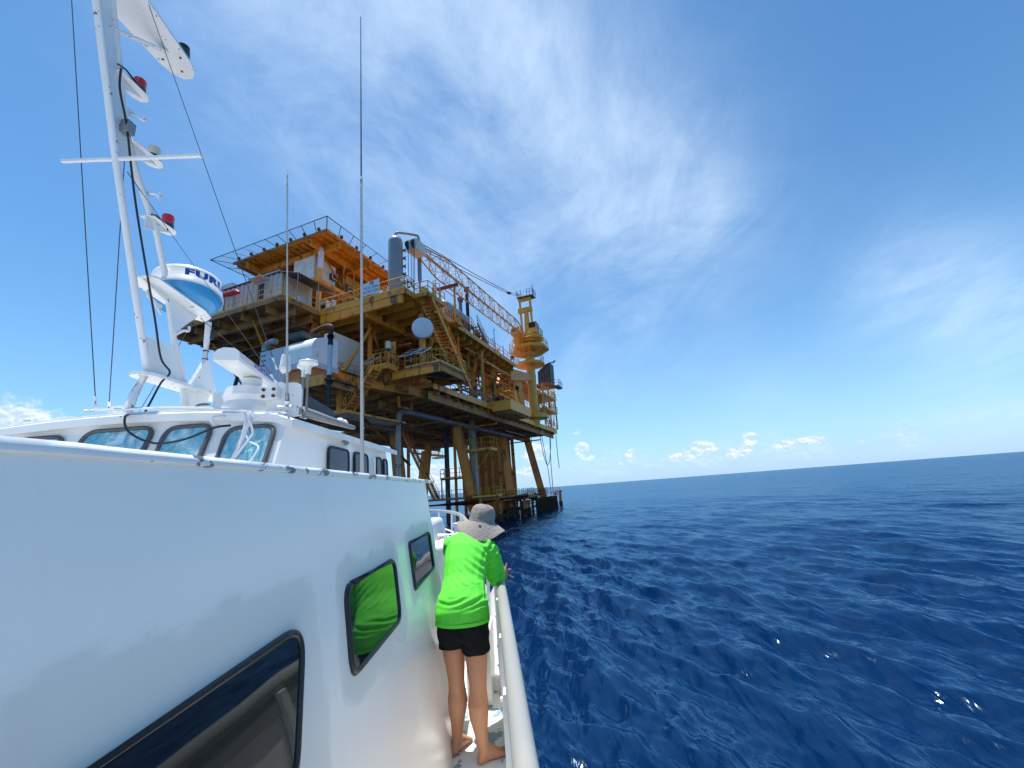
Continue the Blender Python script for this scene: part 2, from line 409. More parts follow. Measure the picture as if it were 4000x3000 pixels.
# ------------------------------------------------------------------ sun and sky
sdir = V((-0.17, 0.15, 1)).normalized()
sun_el = math.asin(sdir.z); sun_rot = math.atan2(sdir.x, sdir.y)
ld = bpy.data.lights.new('sun', 'SUN'); ld.energy = 4.2; ld.angle = math.radians(0.53); ld.color = (1, 0.965, 0.91)
lo = bpy.data.objects.new('sun', ld); COL.objects.link(lo); lo.rotation_euler = sdir.to_track_quat('Z', 'Y').to_euler(); lo.location = sdir * 200

w = bpy.data.worlds.new('World'); SC.world = w; w.use_nodes = True
nt = w.node_tree; N = nt.nodes; L = nt.links; N.clear()
wo = N.new('ShaderNodeOutputWorld'); bg = N.new('ShaderNodeBackground'); bg.inputs[1].default_value = 0.1; L.new(bg.outputs[0], wo.inputs[0])
sky = N.new('ShaderNodeTexSky'); sky.sky_type = 'NISHITA'; sky.sun_disc = False
sky.sun_elevation = sun_el; sky.sun_rotation = sun_rot % (2 * math.pi); sky.altitude = 0; sky.air_density = 1.0; sky.dust_density = 0.0; sky.ozone_density = 3.0
tc = N.new('ShaderNodeTexCoord'); sep = N.new('ShaderNodeSeparateXYZ'); L.new(tc.outputs['Generated'], sep.inputs[0])
def mth(op, a, b=None, c=None, clamp=False):
    n = N.new('ShaderNodeMath'); n.operation = op; n.use_clamp = clamp
    for i, x in enumerate((a, b, c)):
        if x is None: continue
        if isinstance(x, (int, float)): n.inputs[i].default_value = x
        else: L.new(x, n.inputs[i])
    return n.outputs[0]
def mrange(x, a, b, c=0.0, d=1.0, typ='SMOOTHSTEP'):
    n = N.new('ShaderNodeMapRange'); n.interpolation_type = typ
    L.new(x, n.inputs[0]); n.inputs[1].default_value = a; n.inputs[2].default_value = b; n.inputs[3].default_value = c; n.inputs[4].default_value = d
    return n.outputs[0]
X, Y, Zc = sep.outputs
# high cirrus on a plane overhead
zz = mth('ADD', mth('MAXIMUM', Zc, 0.0), 0.22)
comb = N.new('ShaderNodeCombineXYZ'); L.new(mth('DIVIDE', X, zz), comb.inputs[0]); L.new(mth('DIVIDE', Y, zz), comb.inputs[1])
def cir(scale, rot, st, dist, detail, seed):
    mp = N.new('ShaderNodeMapping'); mp.inputs['Rotation'].default_value = (0, 0, rot); mp.inputs['Scale'].default_value = st; mp.inputs['Location'].default_value = (seed, seed * .7, 0)
    L.new(comb.outputs[0], mp.inputs[0])
    n = N.new('ShaderNodeTexNoise'); n.inputs['Scale'].default_value = scale; n.inputs['Detail'].default_value = detail; n.inputs['Roughness'].default_value = 0.68; n.inputs['Distortion'].default_value = dist
    L.new(mp.outputs[0], n.inputs['Vector']); return n.outputs[0]
c1 = cir(1.25, 0.5, (1.0, 0.8, 1), 0.7, 9, 2.3)
c2 = cir(3.0, 0.95, (1.0, 0.5, 1), 0.9, 8, 7.1)
c3 = cir(0.55, 0.2, (1, 1, 1), 0.3, 3, 4.2)
cn = mth('ADD', mth('MULTIPLY', c1, 0.55), mth('MULTIPLY', c2, 0.45))
def lobe(d, k):
    d = V(d).normalized(); n = N.new('ShaderNodeVectorMath'); n.operation = 'DOT_PRODUCT'; L.new(tc.outputs['Generated'], n.inputs[0]); n.inputs[1].default_value = d
    return mth('POWER', mth('MAXIMUM', n.outputs['Value'], 0.0), k)
area = None
for d, k, a in (((-0.18, 0.60, 0.78), 26, 1.0), ((0.03, 0.72, 0.69), 30, 1.0), ((0.26, 0.78, 0.56), 40, 0.95), ((0.38, 0.76, 0.53), 110, 0.4), ((0.20, 0.87, 0.45), 45, 1.0), ((0.0, 0.82, 0.57), 45, 0.6), ((-0.35, 0.55, 0.75), 40, 0.4), ((0.70, 0.65, 0.28), 160, 0.6), ((0.78, 0.60, 0.2), 200, 0.5), ((0.74, 0.66, 0.10), 300, 0.3), ((0.5, 0.85, 0.14), 200, 0.2)):
    x = mth('MULTIPLY', lobe(d, k), a); area = x if area is None else mth('ADD', area, x)
area = mth('MINIMUM', area, 1.0)
cm = mth('MULTIPLY', mrange(cn, 0.25, 0.78), mth('MULTIPLY', area, mrange(c3, 0.25, 0.6, 0.35, 1.0)))
cm = mth('MULTIPLY', cm, CIRRUS)
# fair weather cumulus low on the horizon: azimuth and elevation in degrees
az = mth('MULTIPLY', mth('ARCTAN2', X, Y), 57.29578); el = mth('MULTIPLY', mth('ARCSINE', Zc), 57.29578)
cv = N.new('ShaderNodeCombineXYZ'); L.new(az, cv.inputs[0]); L.new(mth('MULTIPLY', el, 1.25), cv.inputs[1])
def cun(scale, off, detail=8):
    mp = N.new('ShaderNodeMapping'); mp.inputs['Location'].default_value = off; L.new(cv.outputs[0], mp.inputs[0])
    n = N.new('ShaderNodeTexNoise'); n.inputs['Scale'].default_value = scale; n.inputs['Detail'].default_value = detail; n.inputs['Roughness'].default_value = 0.58
    L.new(mp.outputs[0], n.inputs['Vector']); return n.outputs[0]
dens = None
for a, e, sa, se, amp in ((8.7, 4.6, 1.0, 1.1, 1), (8.3, 6.9, .8, .5, .75), (9.6, 3.4, 1.3, .5, .7), (15.0, 3.3, .8, .9, .95), (13.3, 2.3, 1.2, .5, .6), (21.5, 2.5, 2.2, .6, 1), (23.8, 3.4, 1.7, .8, 1), (27.6, 2.4, 1.8, .8, .95), (29.0, 3.8, .9, .9, 1), (32.6, 2.6, 1.3, .7, 1), (34.8, 2.9, 1.4, .5, 1), (39.3, 2.2, .7, .4, .7), (2.4, 4.9, 1.8, 1.6, .95), (0.9, 2.3, 2.0, 1.0, .75), (-11, 2.6, 4, 1.8, .9), (-51, 9.0, 3.2, 2.0, 1), (-44.6, 10.4, 1.0, .9, .9), (-58, 8.0, 5, 3, 1), (62, 3, 3, .8, .5), (80, 3.0, 5, 1.4, .8), (-80, 5, 7, 3, .9)):
    g = mth('ADD', mth('POWER', mth('DIVIDE', mth('SUBTRACT', az, a), sa), 2.0), mth('POWER', mth('DIVIDE', mth('SUBTRACT', el, e), se), 2.0))
    g = mth('MULTIPLY', mth('EXPONENT', mth('MULTIPLY', g, -0.8)), amp); dens = g if dens is None else mth('MAXIMUM', dens, g)
n1 = cun(0.75, (3, 1, 0)); n2 = cun(0.75, (3.12, 1.32, 0))
dens = mth('MULTIPLY', dens, 1.0)
dv = mth('ADD', dens, mth('MULTIPLY', mth('SUBTRACT', n1, 0.5), 1.15))
cumask = mth('MULTIPLY', mrange(dv, 0.36, 0.74), mrange(el, 0.2, 1.5))
cumask = mth('MULTIPLY', cumask, 0.8)
shade = mrange(mth('SUBTRACT', n1, n2), -0.10, 0.14)     # lit upper left sides
cc = N.new('ShaderNodeMix'); cc.data_type = 'RGBA'; L.new(shade, cc.inputs[0]); cc.inputs[6].default_value = (3.9, 4.9, 6.3, 1); cc.inputs[7].default_value = (7.0, 7.2, 7.4, 1)
sk = N.new('ShaderNodeMix'); sk.data_type = 'RGBA'; sk.blend_type = 'MULTIPLY'; sk.inputs[0].default_value = 1.0; L.new(sky.outputs[0], sk.inputs[6]); sk.inputs[7].default_value = SKYTINT
hz = N.new('ShaderNodeMix'); hz.data_type = 'RGBA'; L.new(mth('EXPONENT', mth('MULTIPLY', mth('MAXIMUM', Zc, 0.0), -7.0)), hz.inputs[0]); L.new(sk.outputs[2], hz.inputs[6]); hz.inputs[7].default_value = HORIZON
m1 = N.new('ShaderNodeMix'); m1.data_type = 'RGBA'; L.new(cm, m1.inputs[0]); L.new(hz.outputs[2], m1.inputs[6]); m1.inputs[7].default_value = CIRCOL
bank = mth('MULTIPLY', mth('MULTIPLY', mrange(cun(0.16, (9, 2, 0), 6), 0.42, 0.7), mrange(el, 0.3, 1.6)), mrange(el, 2.5, 5.5, 0.30, 0.0))
cumask = mth('MAXIMUM', cumask, bank)
m2 = N.new('ShaderNodeMix'); m2.data_type = 'RGBA'; L.new(cumask, m2.inputs[0]); L.new(m1.outputs[2], m2.inputs[6]); L.new(cc.outputs[2], m2.inputs[7])
L.new(m2.outputs[2], bg.inputs[0])

# ------------------------------------------------------------------ sea
def build_sea():
    rs = [1.2]
    while rs[-1] < 45000:
        r = rs[-1]; rs.append(r * (1.007 if r < 22 else 1.0095 if r < 60 else 1.013 if r < 300 else 1.035 if r < 2000 else 1.12))
    rs = np.array(rs)
    a1 = np.radians(np.concatenate([np.arange(-180, -75, 2.0), np.arange(-75, -12, 0.6), np.arange(-12, 60, 0.13), np.arange(60, 180, 2.0)]))
    A, R = np.meshgrid(a1, rs); X = R * np.sin(A); Yy = R * np.cos(A); H = np.zeros_like(X)
    rng = np.random.RandomState(5)
    dr = np.gradient(rs)[:, None] * np.ones_like(X)
    base = math.atan2(0.18, 0.98)
    for i in range(130):
        lam = 0.28 * (7.0 / 0.28) ** (rng.rand() ** 1.25)
        th = base + rng.randn() * (0.34 if lam > 2.2 else 0.46)
        amp = 0.0094 * lam * (0.30 if lam > 4.0 else 0.5 if lam > 1.8 else 1.15) * (0.6 + 0.8 * rng.rand()) * WAVE
        k = 2 * math.pi / lam; ph = rng.rand() * 6.283
        fade = np.clip((lam / dr - 3.0) / 3.0, 0, 1)
        if fade.max() <= 0: continue
        s = np.sin(k * (X * math.cos(th) + Yy * math.sin(th)) + ph + 0.6 * np.sin(0.31 * X + 0.23 * Yy + i))
        H += amp * fade * (s + 0.22 * (2 * s * s - 1))
    ni, nj = X.shape
    co = np.stack([X, Yy, H], -1).reshape(-1, 3)
    idx = np.arange(ni * nj).reshape(ni, nj)
    q = np.stack([idx[:-1, :-1], idx[1:, :-1], idx[1:, 1:], idx[:-1, 1:]], -1).reshape(-1, 4)
    q2 = np.stack([idx[:-1, -1], idx[1:, -1], idx[1:, 0], idx[:-1, 0]], -1)
    q = np.concatenate([q, q2])[:, ::-1]
    me = bpy.data.meshes.new('sea_water'); me.vertices.add(len(co)); me.vertices.foreach_set('co', co.ravel().astype(np.float32))
    me.loops.add(q.size); me.loops.foreach_set('vertex_index', q.ravel().astype(np.int32))
    me.polygons.add(len(q)); me.polygons.foreach_set('loop_start', np.arange(0, q.size, 4, dtype=np.int32))
    me.update(calc_edges=True); me.validate(); me.shade_smooth()
    m = bpy.data.materials.new('deep_sea_water'); nt, N, L = nodes_of(m)
    out = N.new('ShaderNodeOutputMaterial'); df = N.new('ShaderNodeBsdfDiffuse'); df.inputs[0].default_value = SEACOL
    gl = N.new('ShaderNodeBsdfGlossy'); gl.inputs['Roughness'].default_value = 0.14; gl.inputs[0].default_value = (0.54, 0.79, 1.0, 1)
    # reflectance of a wavy sea: wave faces hide each other at grazing angles, so it never reaches a mirror's
    fr = N.new('ShaderNodeFresnel'); fr.inputs[0].default_value = 1.333
    k1 = N.new('ShaderNodeMath'); k1.operation = 'MULTIPLY_ADD'; k1.inputs[1].default_value = 0.8; k1.inputs[2].default_value = 1.0; L.new(fr.outputs[0], k1.inputs[0])
    k2 = N.new('ShaderNodeMath'); k2.operation = 'DIVIDE'; L.new(fr.outputs[0], k2.inputs[0]); L.new(k1.outputs[0], k2.inputs[1])
    mx = N.new('ShaderNodeMixShader'); L.new(k2.outputs[0], mx.inputs[0]); L.new(df.outputs[0], mx.inputs[1]); L.new(gl.outputs[0], mx.inputs[2]); L.new(mx.outputs[0], out.inputs[0])
    tc = N.new('ShaderNodeTexCoord')
    hs = None
    for sc, st, rot, wt, dist in ((1.6, (1, 0.24, 1), 0.18, 0.62, 0.7), (4.5, (1, 0.35, 1), 0.1, 0.15, 0.6), (11, (1, 0.6, 1), 0.4, 0.025, 0.3), (0.62, (1, 0.4, 1), 0.22, 1.15, 0.6), (0.22, (1, 0.5, 1), 0.1, 2.2, 0.3), (0.05, (1, 0.45, 1), 0.0, 8.0, 0.2)):
        mp = N.new('ShaderNodeMapping'); mp.inputs['Scale'].default_value = st; mp.inputs['Rotation'].default_value = (0, 0, rot); L.new(tc.outputs['Object'], mp.inputs[0])
        n = N.new('ShaderNodeTexNoise'); n.noise_dimensions = '2D'; n.inputs['Scale'].default_value = sc; n.inputs['Detail'].default_value = 3; n.inputs['Roughness'].default_value = 0.5; n.inputs['Distortion'].default_value = dist
        L.new(mp.outputs[0], n.inputs['Vector'])
        k = N.new('ShaderNodeMath'); k.operation = 'MULTIPLY'; k.inputs[1].default_value = wt; L.new(n.outputs[0], k.inputs[0])
        if hs is None: hs = k.outputs[0]
        else:
            ad = N.new('ShaderNodeMath'); ad.operation = 'ADD'; L.new(hs, ad.inputs[0]); L.new(k.outputs[0], ad.inputs[1]); hs = ad.outputs[0]
    bp = N.new('ShaderNodeBump'); bp.inputs['Strength'].default_value = 1.0; bp.inputs['Distance'].default_value = SEABUMP
    L.new(hs, bp.inputs['Height']); L.new(bp.outputs[0], gl.inputs['Normal']); L.new(bp.outputs[0], fr.inputs['Normal'])
    me.materials.append(m)
    ob = link('sea_water', me, None, V((0, 0, 0))); tag(ob, 'deep blue rippled open sea reaching to the horizon', None, None, 'structure')
build_sea()
# =================================================================== THE OFFSHORE PLATFORM
PB = P(55, 30, 0)
plat = thing('oil_platform', 'yellow offshore oil platform on rusty slanted legs standing in the sea', 'oil platform', PB)

def railing(pts, parent, m='rail', h=1.1, step=1.5, r=0.035, toe=True, closed=False, name='railing'):
    b = MB(); pts = [V(p) for p in pts]
    if closed: pts = pts + [pts[0]]
    for p, q in zip(pts[:-1], pts[1:]):
        d = q - p; n = max(1, round(d.length / step))
        for k in range(n + 1):
            x = p + d * (k / n); b.tube(x, x + eZ * h, r, 5)
        for hh in (h, h * 0.55): b.tube(p + eZ * hh, q + eZ * hh, r, 5)
        if toe: b.beam(p + eZ * 0.09, q + eZ * 0.09, 0.02, 0.15)
    return b.build(name, m, parent)

def leg(a, t, r, m='leg'):
    a = V(a); t = V(t); d = (t - a)
    lo = a - d * (3.0 / d.z)
    o = MB().tube(lo, t, r, 20).build('jacket_leg', m, plat, True)
    smooth_by_angle(o)
    k = MB(); s1 = a + d * (1.1 / d.z)
    k.path([a - d * (2.8 / d.z), a, s1], [r * 1.05, r * 1.1, r * 1.03], 20); k.build('marine_growth', 'marine', o, True)
    kk = a + d * (2.5 / d.z)
    MB().path([kk - d * (.9 / d.z), kk + d * (.9 / d.z)], [r * 1.12] * 2, 20).build('leg_collar', 'legrust', o, True)
    return o
leg(P(46.8, 33.5, 0), P(47.2, 35.1, 13.2), 0.85)
leg(P(47.4, 23.35, 0), P(45.7, 25.0, 13.2), 0.64)
leg(P(57.2, 22.3, 0), P(60.4, 24.8, 12.9), 0.72)
leg(P(74.4, 22.8, 0), P(72.8, 25.0, 12.9), 0.62)
leg(P(76, 51.0, 0), P(76, 48.9, 12.9), 0.75)
leg(P(60, 39.5, 0), P(61, 38.4, 12.9), 0.62)

def conductor(u, v, r, z1=13.0, m='leg'):
    return MB().tube(P(u, v, -3), P(u, v, z1), r, 16).build('conductor_pipe', m, plat, True)
for i in range(9): conductor(58 + 0.4 * (i % 2), 24.4 + i * .58, 0.35, m='leg' if i % 2 else 'legrust')
for i in range(6): conductor(63, 25 + i * 1.0, 0.45, m='legrust')
conductor(50, 28.75, 0.33, m='darkgray'); conductor(50.2, 27.6, 0.2); conductor(52, 27.2, 0.22, m='legrust')
conductor(70, 26.8, 0.3, m='legrust'); conductor(63, 44, 0.3, m='legrust')

# horizontal and diagonal jacket bracing just above the water
for a, b, r in ((P(47, 22.6, 2.5), P(47, 36, 2.35), .42), (P(47, 20.4, 2.75), P(57.5, 20.4, 2.75), .33), (P(47.4, 23.3, 2.5), P(57.5, 22.3, 2.5), .42), (P(57.2, 22.3, 2.3), P(66.5, 22.3, 2.3), .5), (P(66.5, 22.6, 2.5), P(80, 21.3, 2.8), .25), (P(47, 33.5, 2.4), P(60, 39.5, 2.4), .4), (P(60, 39.5, 2.4), P(76, 51, 2.4), .4)):
    MB().tube(a, b, r, 14).build('brace', 'legrust' if r > .3 else 'rusty', plat, True)
for a, b in ((P(47.2, 33, 1.6), P(45, 30, -1.2)), (P(47.6, 24, 1.2), P(49, 29, -2)), (P(57, 23, 1.2), P(58, 28, -2.0)), (P(58.5, 22, 1.0), P(65, 22, -1.5)), (P(74, 23, 1.3), P(67, 23, -1.5))):
    MB().tube(a, b, .24, 10).build('brace', 'marine', plat, True)
MB().path([P(57.2, 22.3 , 2.3), P(57.9, 22.25, 2.3)], [.62, .62], 16).build('brace_end', 'yellow', plat, True)
MB().path([P(66.0, 22.3, 2.3), P(66.6, 22.3, 2.3)], [.66, .66], 16).build('brace_end', 'rusty', plat, True)

# boat landing
for u in [62.4 + i * 0.86 for i in range(14)]:
    MB().tube(P(u, 20.6, -1.2), P(u, 20.6, 2.05), .19, 8).build('fender_pile', 'marine', plat, True)
for z in (2.05, 1.0): MB().tube(P(62, 20.75, z), P(74.2, 20.75, z), .16, 8).build('fender_beam', 'marine', plat, True)
for u, v, z in ((48, 20.5, 2.9), (77.9, 21.0, 2.9), (75.5, 21.2, 2.5), (57, 20.6, 2.7), (59.8, 21, 2)):
    o = MB().tube(P(u, v, -1.5), P(u, v, z), .24, 12).build('mooring_post', 'legrust', plat, True)
    MB().tube(P(u, v, -1.4), P(u, v, 0.95), .34, 12).build('marine_growth', 'marine', o, True)
    MB().tube(P(u, v, z - .35), P(u, v, z + .02), .3, 12).build('post_cap', 'yellow', o, True)
b = MB()
for u in (57.2, 58.6, 60.0, 61.4): b.tube(P(u, 21, -.8), P(u, 21, 2), .13, 6)
for z in (.25, .9, 1.5): b.tube(P(57, 21, z), P(62.4, 21, z), .1, 6)
b.build('landing_frame', 'marine', plat)
railing([P(62.5, 22, 2.6), P(73.5, 22, 2.6)], plat, 'rusty', 1.0, 0.7, .035)
railing([P(71, 20.3, 2.1), P(75.2, 20.3, 2.1)], plat, 'railgray', 1.3, 1.6, .035)

MB().tube(P(48, 20.45, 2.35), P(62.5, 20.7, 2.35), .3, 12).build('landing_beam', 'legrust', plat, True)
MB().pbox(48, 62.3, 20.9, 21.9, 2.62, 2.72).build('landing_walkway', 'legrust', plat)
railing([P(48, 20.9, 2.72), P(56, 20.9, 2.72)], plat, 'rail', 1.0, .9, .04)
railing([P(57, 20.9, 2.72), P(62.3, 20.9, 2.72)], plat, 'rail', 1.0, .9, .04)
for u in (50.5, 53, 55.5, 60.5): MB().tube(P(u, 20.6, -1.5), P(u, 20.6, 2.3), .17, 8).build('landing_pile', 'marine', plat, True)
# walkway above the water at the near row of legs
MB().pbox(45.4, 46.6, 19.6, 33.5, 2.95, 3.05).build('walkway', 'rusty', plat)
railing([P(45.4, 33.5, 3.05), P(45.4, 23.9, 3.05)], plat, 'legrust', 1.05, .55, .035)
railing([P(45.4, 22.8, 3.05), P(45.4, 19.6, 3.05), P(46.6, 19.6, 3.05)], plat, 'rail', 1.05, 1.0, .04)
# small valve platform between the legs
MB().pbox(47.6, 48.8, 24.2, 28.4, 5.45, 5.6).build('valve_platform', 'rusty', plat)
railing([P(48.6, 28.4, 5.6), P(47.6, 28.4, 5.6), P(47.6, 24.2, 5.6), P(48.8, 24.2, 5.6)], plat, 'rail', 1.2, 1.3, .05)
for v in (24.3, 25.2, 28.3): MB().tube(P(47.7, v, 2.9), P(47.7, v, 5.45), .09, 8).build('platform_post', 'legrust', plat)
b = MB(); b.path(catmull([P(47.3, 25, 6.6), P(47.3, 24.2, 6.5), P(47.3, 23.9, 5.6), P(47.3, 23.75, 4.6)]), .13, 8); b.ball(P(47.3, 23.9, 5.0), .38); b.tube(P(47.3, 23.9, 4.4), P(47.3, 23.5, 2.2), .1, 8)
b.build('hanging_hose_valve', 'black', plat, True)
# gray sump pipe with its own little platform
o = MB().path([P(48, 23.7, 12.7), P(48, 23.72, 9), P(48, 23.6, 6.5), P(48, 23.45, 3.2)], [.42, .42, .36, .22], 14).build('sump_pipe', 'pipegray', plat, True)
MB().pbox(46.9, 48.9, 20.8, 24.5, 8.55, 8.72).build('sump_platform', 'yellow', plat)
railing([P(48.9, 24.5, 8.72), P(46.9, 24.5, 8.72), P(46.9, 20.8, 8.72), P(48.9, 20.8, 8.72)], plat, 'rail', 1.45, 1.25, .045)
for v in (21.0, 23.0): MB().tube(P(47.2, v, 8.55), P(47.9, 23.5, 6.0), .07, 6).build('platform_strut', 'rail', plat)
b = MB()
for k in range(10): b.tube(P(47.5, 23.4, 10 + k * .3), P(47.5, 24.0, 10 + k * .3), .03, 4)
b.tube(P(47.5, 23.4, 9), P(47.5, 23.4, 13), .04, 5); b.tube(P(47.5, 24.0, 9), P(47.5, 24.0, 13), .04, 5)
b.build('ladder', 'rail', plat)
# long gray line hung below the cellar deck, with its riser on the near leg
MB().path(catmull([P(33.6, 24.6, -1), P(33.6, 24.6, 6), P(33.55, 24.5, 11.0), P(33.8, 24.3, 11.75), P(34.8, 24.0, 11.9), P(45, 24, 11.95), P(62.6, 24, 12.0)], 6), .24, 12).build('hung_pipe', 'pipegray', plat, True)
for u in (37, 43, 49, 55): MB().tube(P(u, 24, 12), P(u, 24, 13.1), .05, 6).build('pipe_hanger', 'railgray', plat)
for z in (6.5, 9.8): MB().path([P(33.6, 24.6, z), P(33.6, 24.6, z + .25)], .36, 12).build('pipe_clamp', 'pipegray', plat, True)

def stair(a, bt, wdir, width, parent, m='yellow', nstep=None, r=.04, rails=True, name='staircase', str_h=.3):
    """Straight stair from a (top) to bt (bottom)."""
    a = V(a); bt = V(bt); wd = V(wdir).normalized() * (width / 2)
    s = MB(); s.beam(a - wd, bt - wd, .09, str_h); s.beam(a + wd, bt + wd, .09, str_h)
    o = s.build(name, m, parent)
    n = nstep or max(4, int(abs(a.z - bt.z) / .24)); t = MB()
    run = (bt - a); run.z = 0; run = run.normalized() * .14
    for k in range(1, n):
        c = a.lerp(bt, k / n); t.hexa([c - wd * .93 - run - eZ * .02, c + wd * .93 - run - eZ * .02, c + wd * .93 + run - eZ * .02, c - wd * .93 + run - eZ * .02, c - wd * .93 - run + eZ * .02, c + wd * .93 - run + eZ * .02, c + wd * .93 + run + eZ * .02, c - wd * .93 + run + eZ * .02])
    t.build('treads', m, o)
    if rails:
        for sg in (-1, 1):
            h = MB(); L0 = (bt - a).length; k = max(2, int(L0 / 1.6))
            for i in range(k + 1):
                c = a.lerp(bt, i / k) + wd * sg; h.tube(c, c + eZ * 1.05, r, 5)
            for hh in (1.05, .55): h.tube(a + wd * sg + eZ * hh, bt + wd * sg + eZ * hh, r, 5)
            h.build('handrail', 'rail', o)
    return o
stair(P(47, 33.9, 13.0), P(46.2, 28.2, 3.1), eB, 1.0, plat, 'legrust', str_h=.34)

# ---------------- cellar deck
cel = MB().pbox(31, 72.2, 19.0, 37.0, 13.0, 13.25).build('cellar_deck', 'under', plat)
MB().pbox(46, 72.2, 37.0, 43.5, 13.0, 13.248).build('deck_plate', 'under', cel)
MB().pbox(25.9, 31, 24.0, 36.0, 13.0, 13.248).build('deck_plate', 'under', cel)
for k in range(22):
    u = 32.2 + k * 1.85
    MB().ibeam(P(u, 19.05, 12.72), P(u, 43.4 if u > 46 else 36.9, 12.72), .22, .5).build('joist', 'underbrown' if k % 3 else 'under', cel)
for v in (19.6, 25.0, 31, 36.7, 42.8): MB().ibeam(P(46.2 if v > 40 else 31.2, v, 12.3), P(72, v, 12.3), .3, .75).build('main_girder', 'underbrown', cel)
for u in (27.2, 28.6, 30.0): MB().ibeam(P(u, 24.1, 12.72), P(u, 35.9, 12.72), .22, .5).build('joist', 'underbrown', cel)
MB().pbox(31, 52, 18.88, 18.997, 12.8, 13.3).build('edge_beam', 'yellow', cel)
MB().pbox(52, 72.2, 18.88, 18.996, 12.75, 13.4).build('edge_beam', 'yellow2', cel)
MB().pbox(25.75, 25.897, 27.0, 36.0, 13.3, 14.15).build('front_girder', 'yellow', cel)
MB().pbox(25.78, 25.896, 24.0, 36.0, 12.75, 13.28).build('front_girder', 'under', cel)
MB().extr([P(25.7, 25.2, 14.2), P(25.7, 25.2, 13.85), P(26.15, 25.2, 13.35), P(30.5, 25.2, 13.3), P(30.5, 25.2, 14.2)], eA * -.45).build('box_girder', 'yellow', cel)
MB().pbox(25.9, 31, 24.5, 35.9, 14.16, 14.26).build('grating_floor', 'grating', cel)
railing([P(25.85, 27.6, 14.26), P(25.85, 26.0, 14.26), P(29.5, 25.0, 14.26)], plat, 'rail', 1.1, 1.2)
railing([P(36.5, 18.95, 13.3), P(43.4, 18.95, 13.3)], plat, 'railgray', 1.1, 1.1)
railing([P(66, 18.9, 13.4), P(72.1, 18.9, 13.4), P(72.1, 21, 13.4)], plat, 'rail', 1.1, 1.0)
# cantilevered box platform beside the crane column
bx = MB().pbox(43.6, 50.6, 16.5, 18.87, 12.55, 13.55).build('box_platform', 'yellow2', plat)
railing([P(43.6, 18.87, 13.55), P(43.6, 16.5, 13.55), P(50.6, 16.5, 13.55)], bx, 'rail', 1.15, 1.1, .04)
for k in range(5): MB().pbox(44.5 + k * 1.3, 44.7 + k * 1.3, 16.55, 18.85, 12.3, 12.545).build('joist', 'underbrown', bx)

pd_ = MB().pbox(22.3, 25.7, 22.6, 31.0, 12.48, 12.67).build('tank_porch', 'under', plat)
MB().pbox(22.15, 22.297, 22.6, 31.0, 11.95, 12.72).build('front_girder', 'yellow', pd_)
for k in range(6): MB().ibeam(P(22.35, 23 + k * 1.5, 12.25), P(25.6, 23 + k * 1.5, 12.25), .2, .42).build('joist', 'underbrown', pd_)
# ---------------- mezzanine platform with solar panels and lantern
mz = MB().pbox(28.7, 33.2, 16.8, 20.4, 14.2, 14.34).build('mezzanine_platform', 'grating', plat)
MB().ibeam(P(28.75, 16.9, 13.85), P(28.75, 21.6, 13.85), .25, .68).build('girder', 'yellow', mz)
MB().ibeam(P(33.1, 16.9, 13.85), P(33.1, 20.4, 13.85), .25, .66).build('girder', 'under', mz)
MB().ibeam(P(28.9, 16.95, 13.9), P(33.1, 16.95, 13.9), .22, .56).build('girder', 'under', mz)
MB().tube(P(29, 20.2, 13.8), P(33, 17.2, 13.8), .09, 6).build('cross_brace', 'yellow', mz)
MB().ibeam(P(27.7, 24.6, 13.6), P(34, 20.4, 12.9), .3, .7).build('girder', 'yellow', mz)
MB().pbox(29.5, 44, 20.2, 20.5, 12.2, 12.95).build('girder', 'under', mz)
railing([P(28.7, 20.3, 14.34), P(28.7, 16.8, 14.34), P(33.2, 16.8, 14.34)], mz, 'rail', 1.15, 1.2, .04)
sm = MB().pbox(27.5, 29.0, 21.2, 22.6, 14.25, 14.55).build('lantern_platform', 'yellow', plat)
railing([P(27.5, 22.6, 14.55), P(27.5, 21.2, 14.55), P(29.0, 21.2, 14.55)], sm, 'rail', 1.15, .8, .05)
MB().pbox(28.7, 28.85, 21.3, 21.9, 14.55, 17.0).build('backboard', 'yellow', sm)
MB().pbox(28.3, 28.7, 21.5, 22.0, 14.55, 15.5).build('equipment_case', 'red', sm)
stair(P(27.1, 21.9, 14.3), P(26.9, 24.75, 10.75), eB, .95, plat, 'yellow', str_h=.26)
lw = MB().pbox(25.4, 33, 23.3, 25.3, 10.45, 10.6).build('low_walkway', 'yellow', plat)
railing([P(25.4, 25.3, 10.6), P(25.4, 23.6, 10.6)], lw, 'rail', 1.1, .8)
for u, v in ((26.6, 25.2), (26.0, 24.9), (27.2, 23.4)): MB().beam(P(u, v, 10.6), P(u, v, 13.4), .22, .2).build('hanger_post', 'yellow', lw)
MB().tube(P(28.5, 24.4, 10.45), P(36, 25.0, 6.8), .14, 8).build('strut', 'legrust', lw, True)
MB().tube(P(26.5, 25.2, 10.4), P(31, 30, 12.6), .08, 6).build('strut', 'rusty', lw)

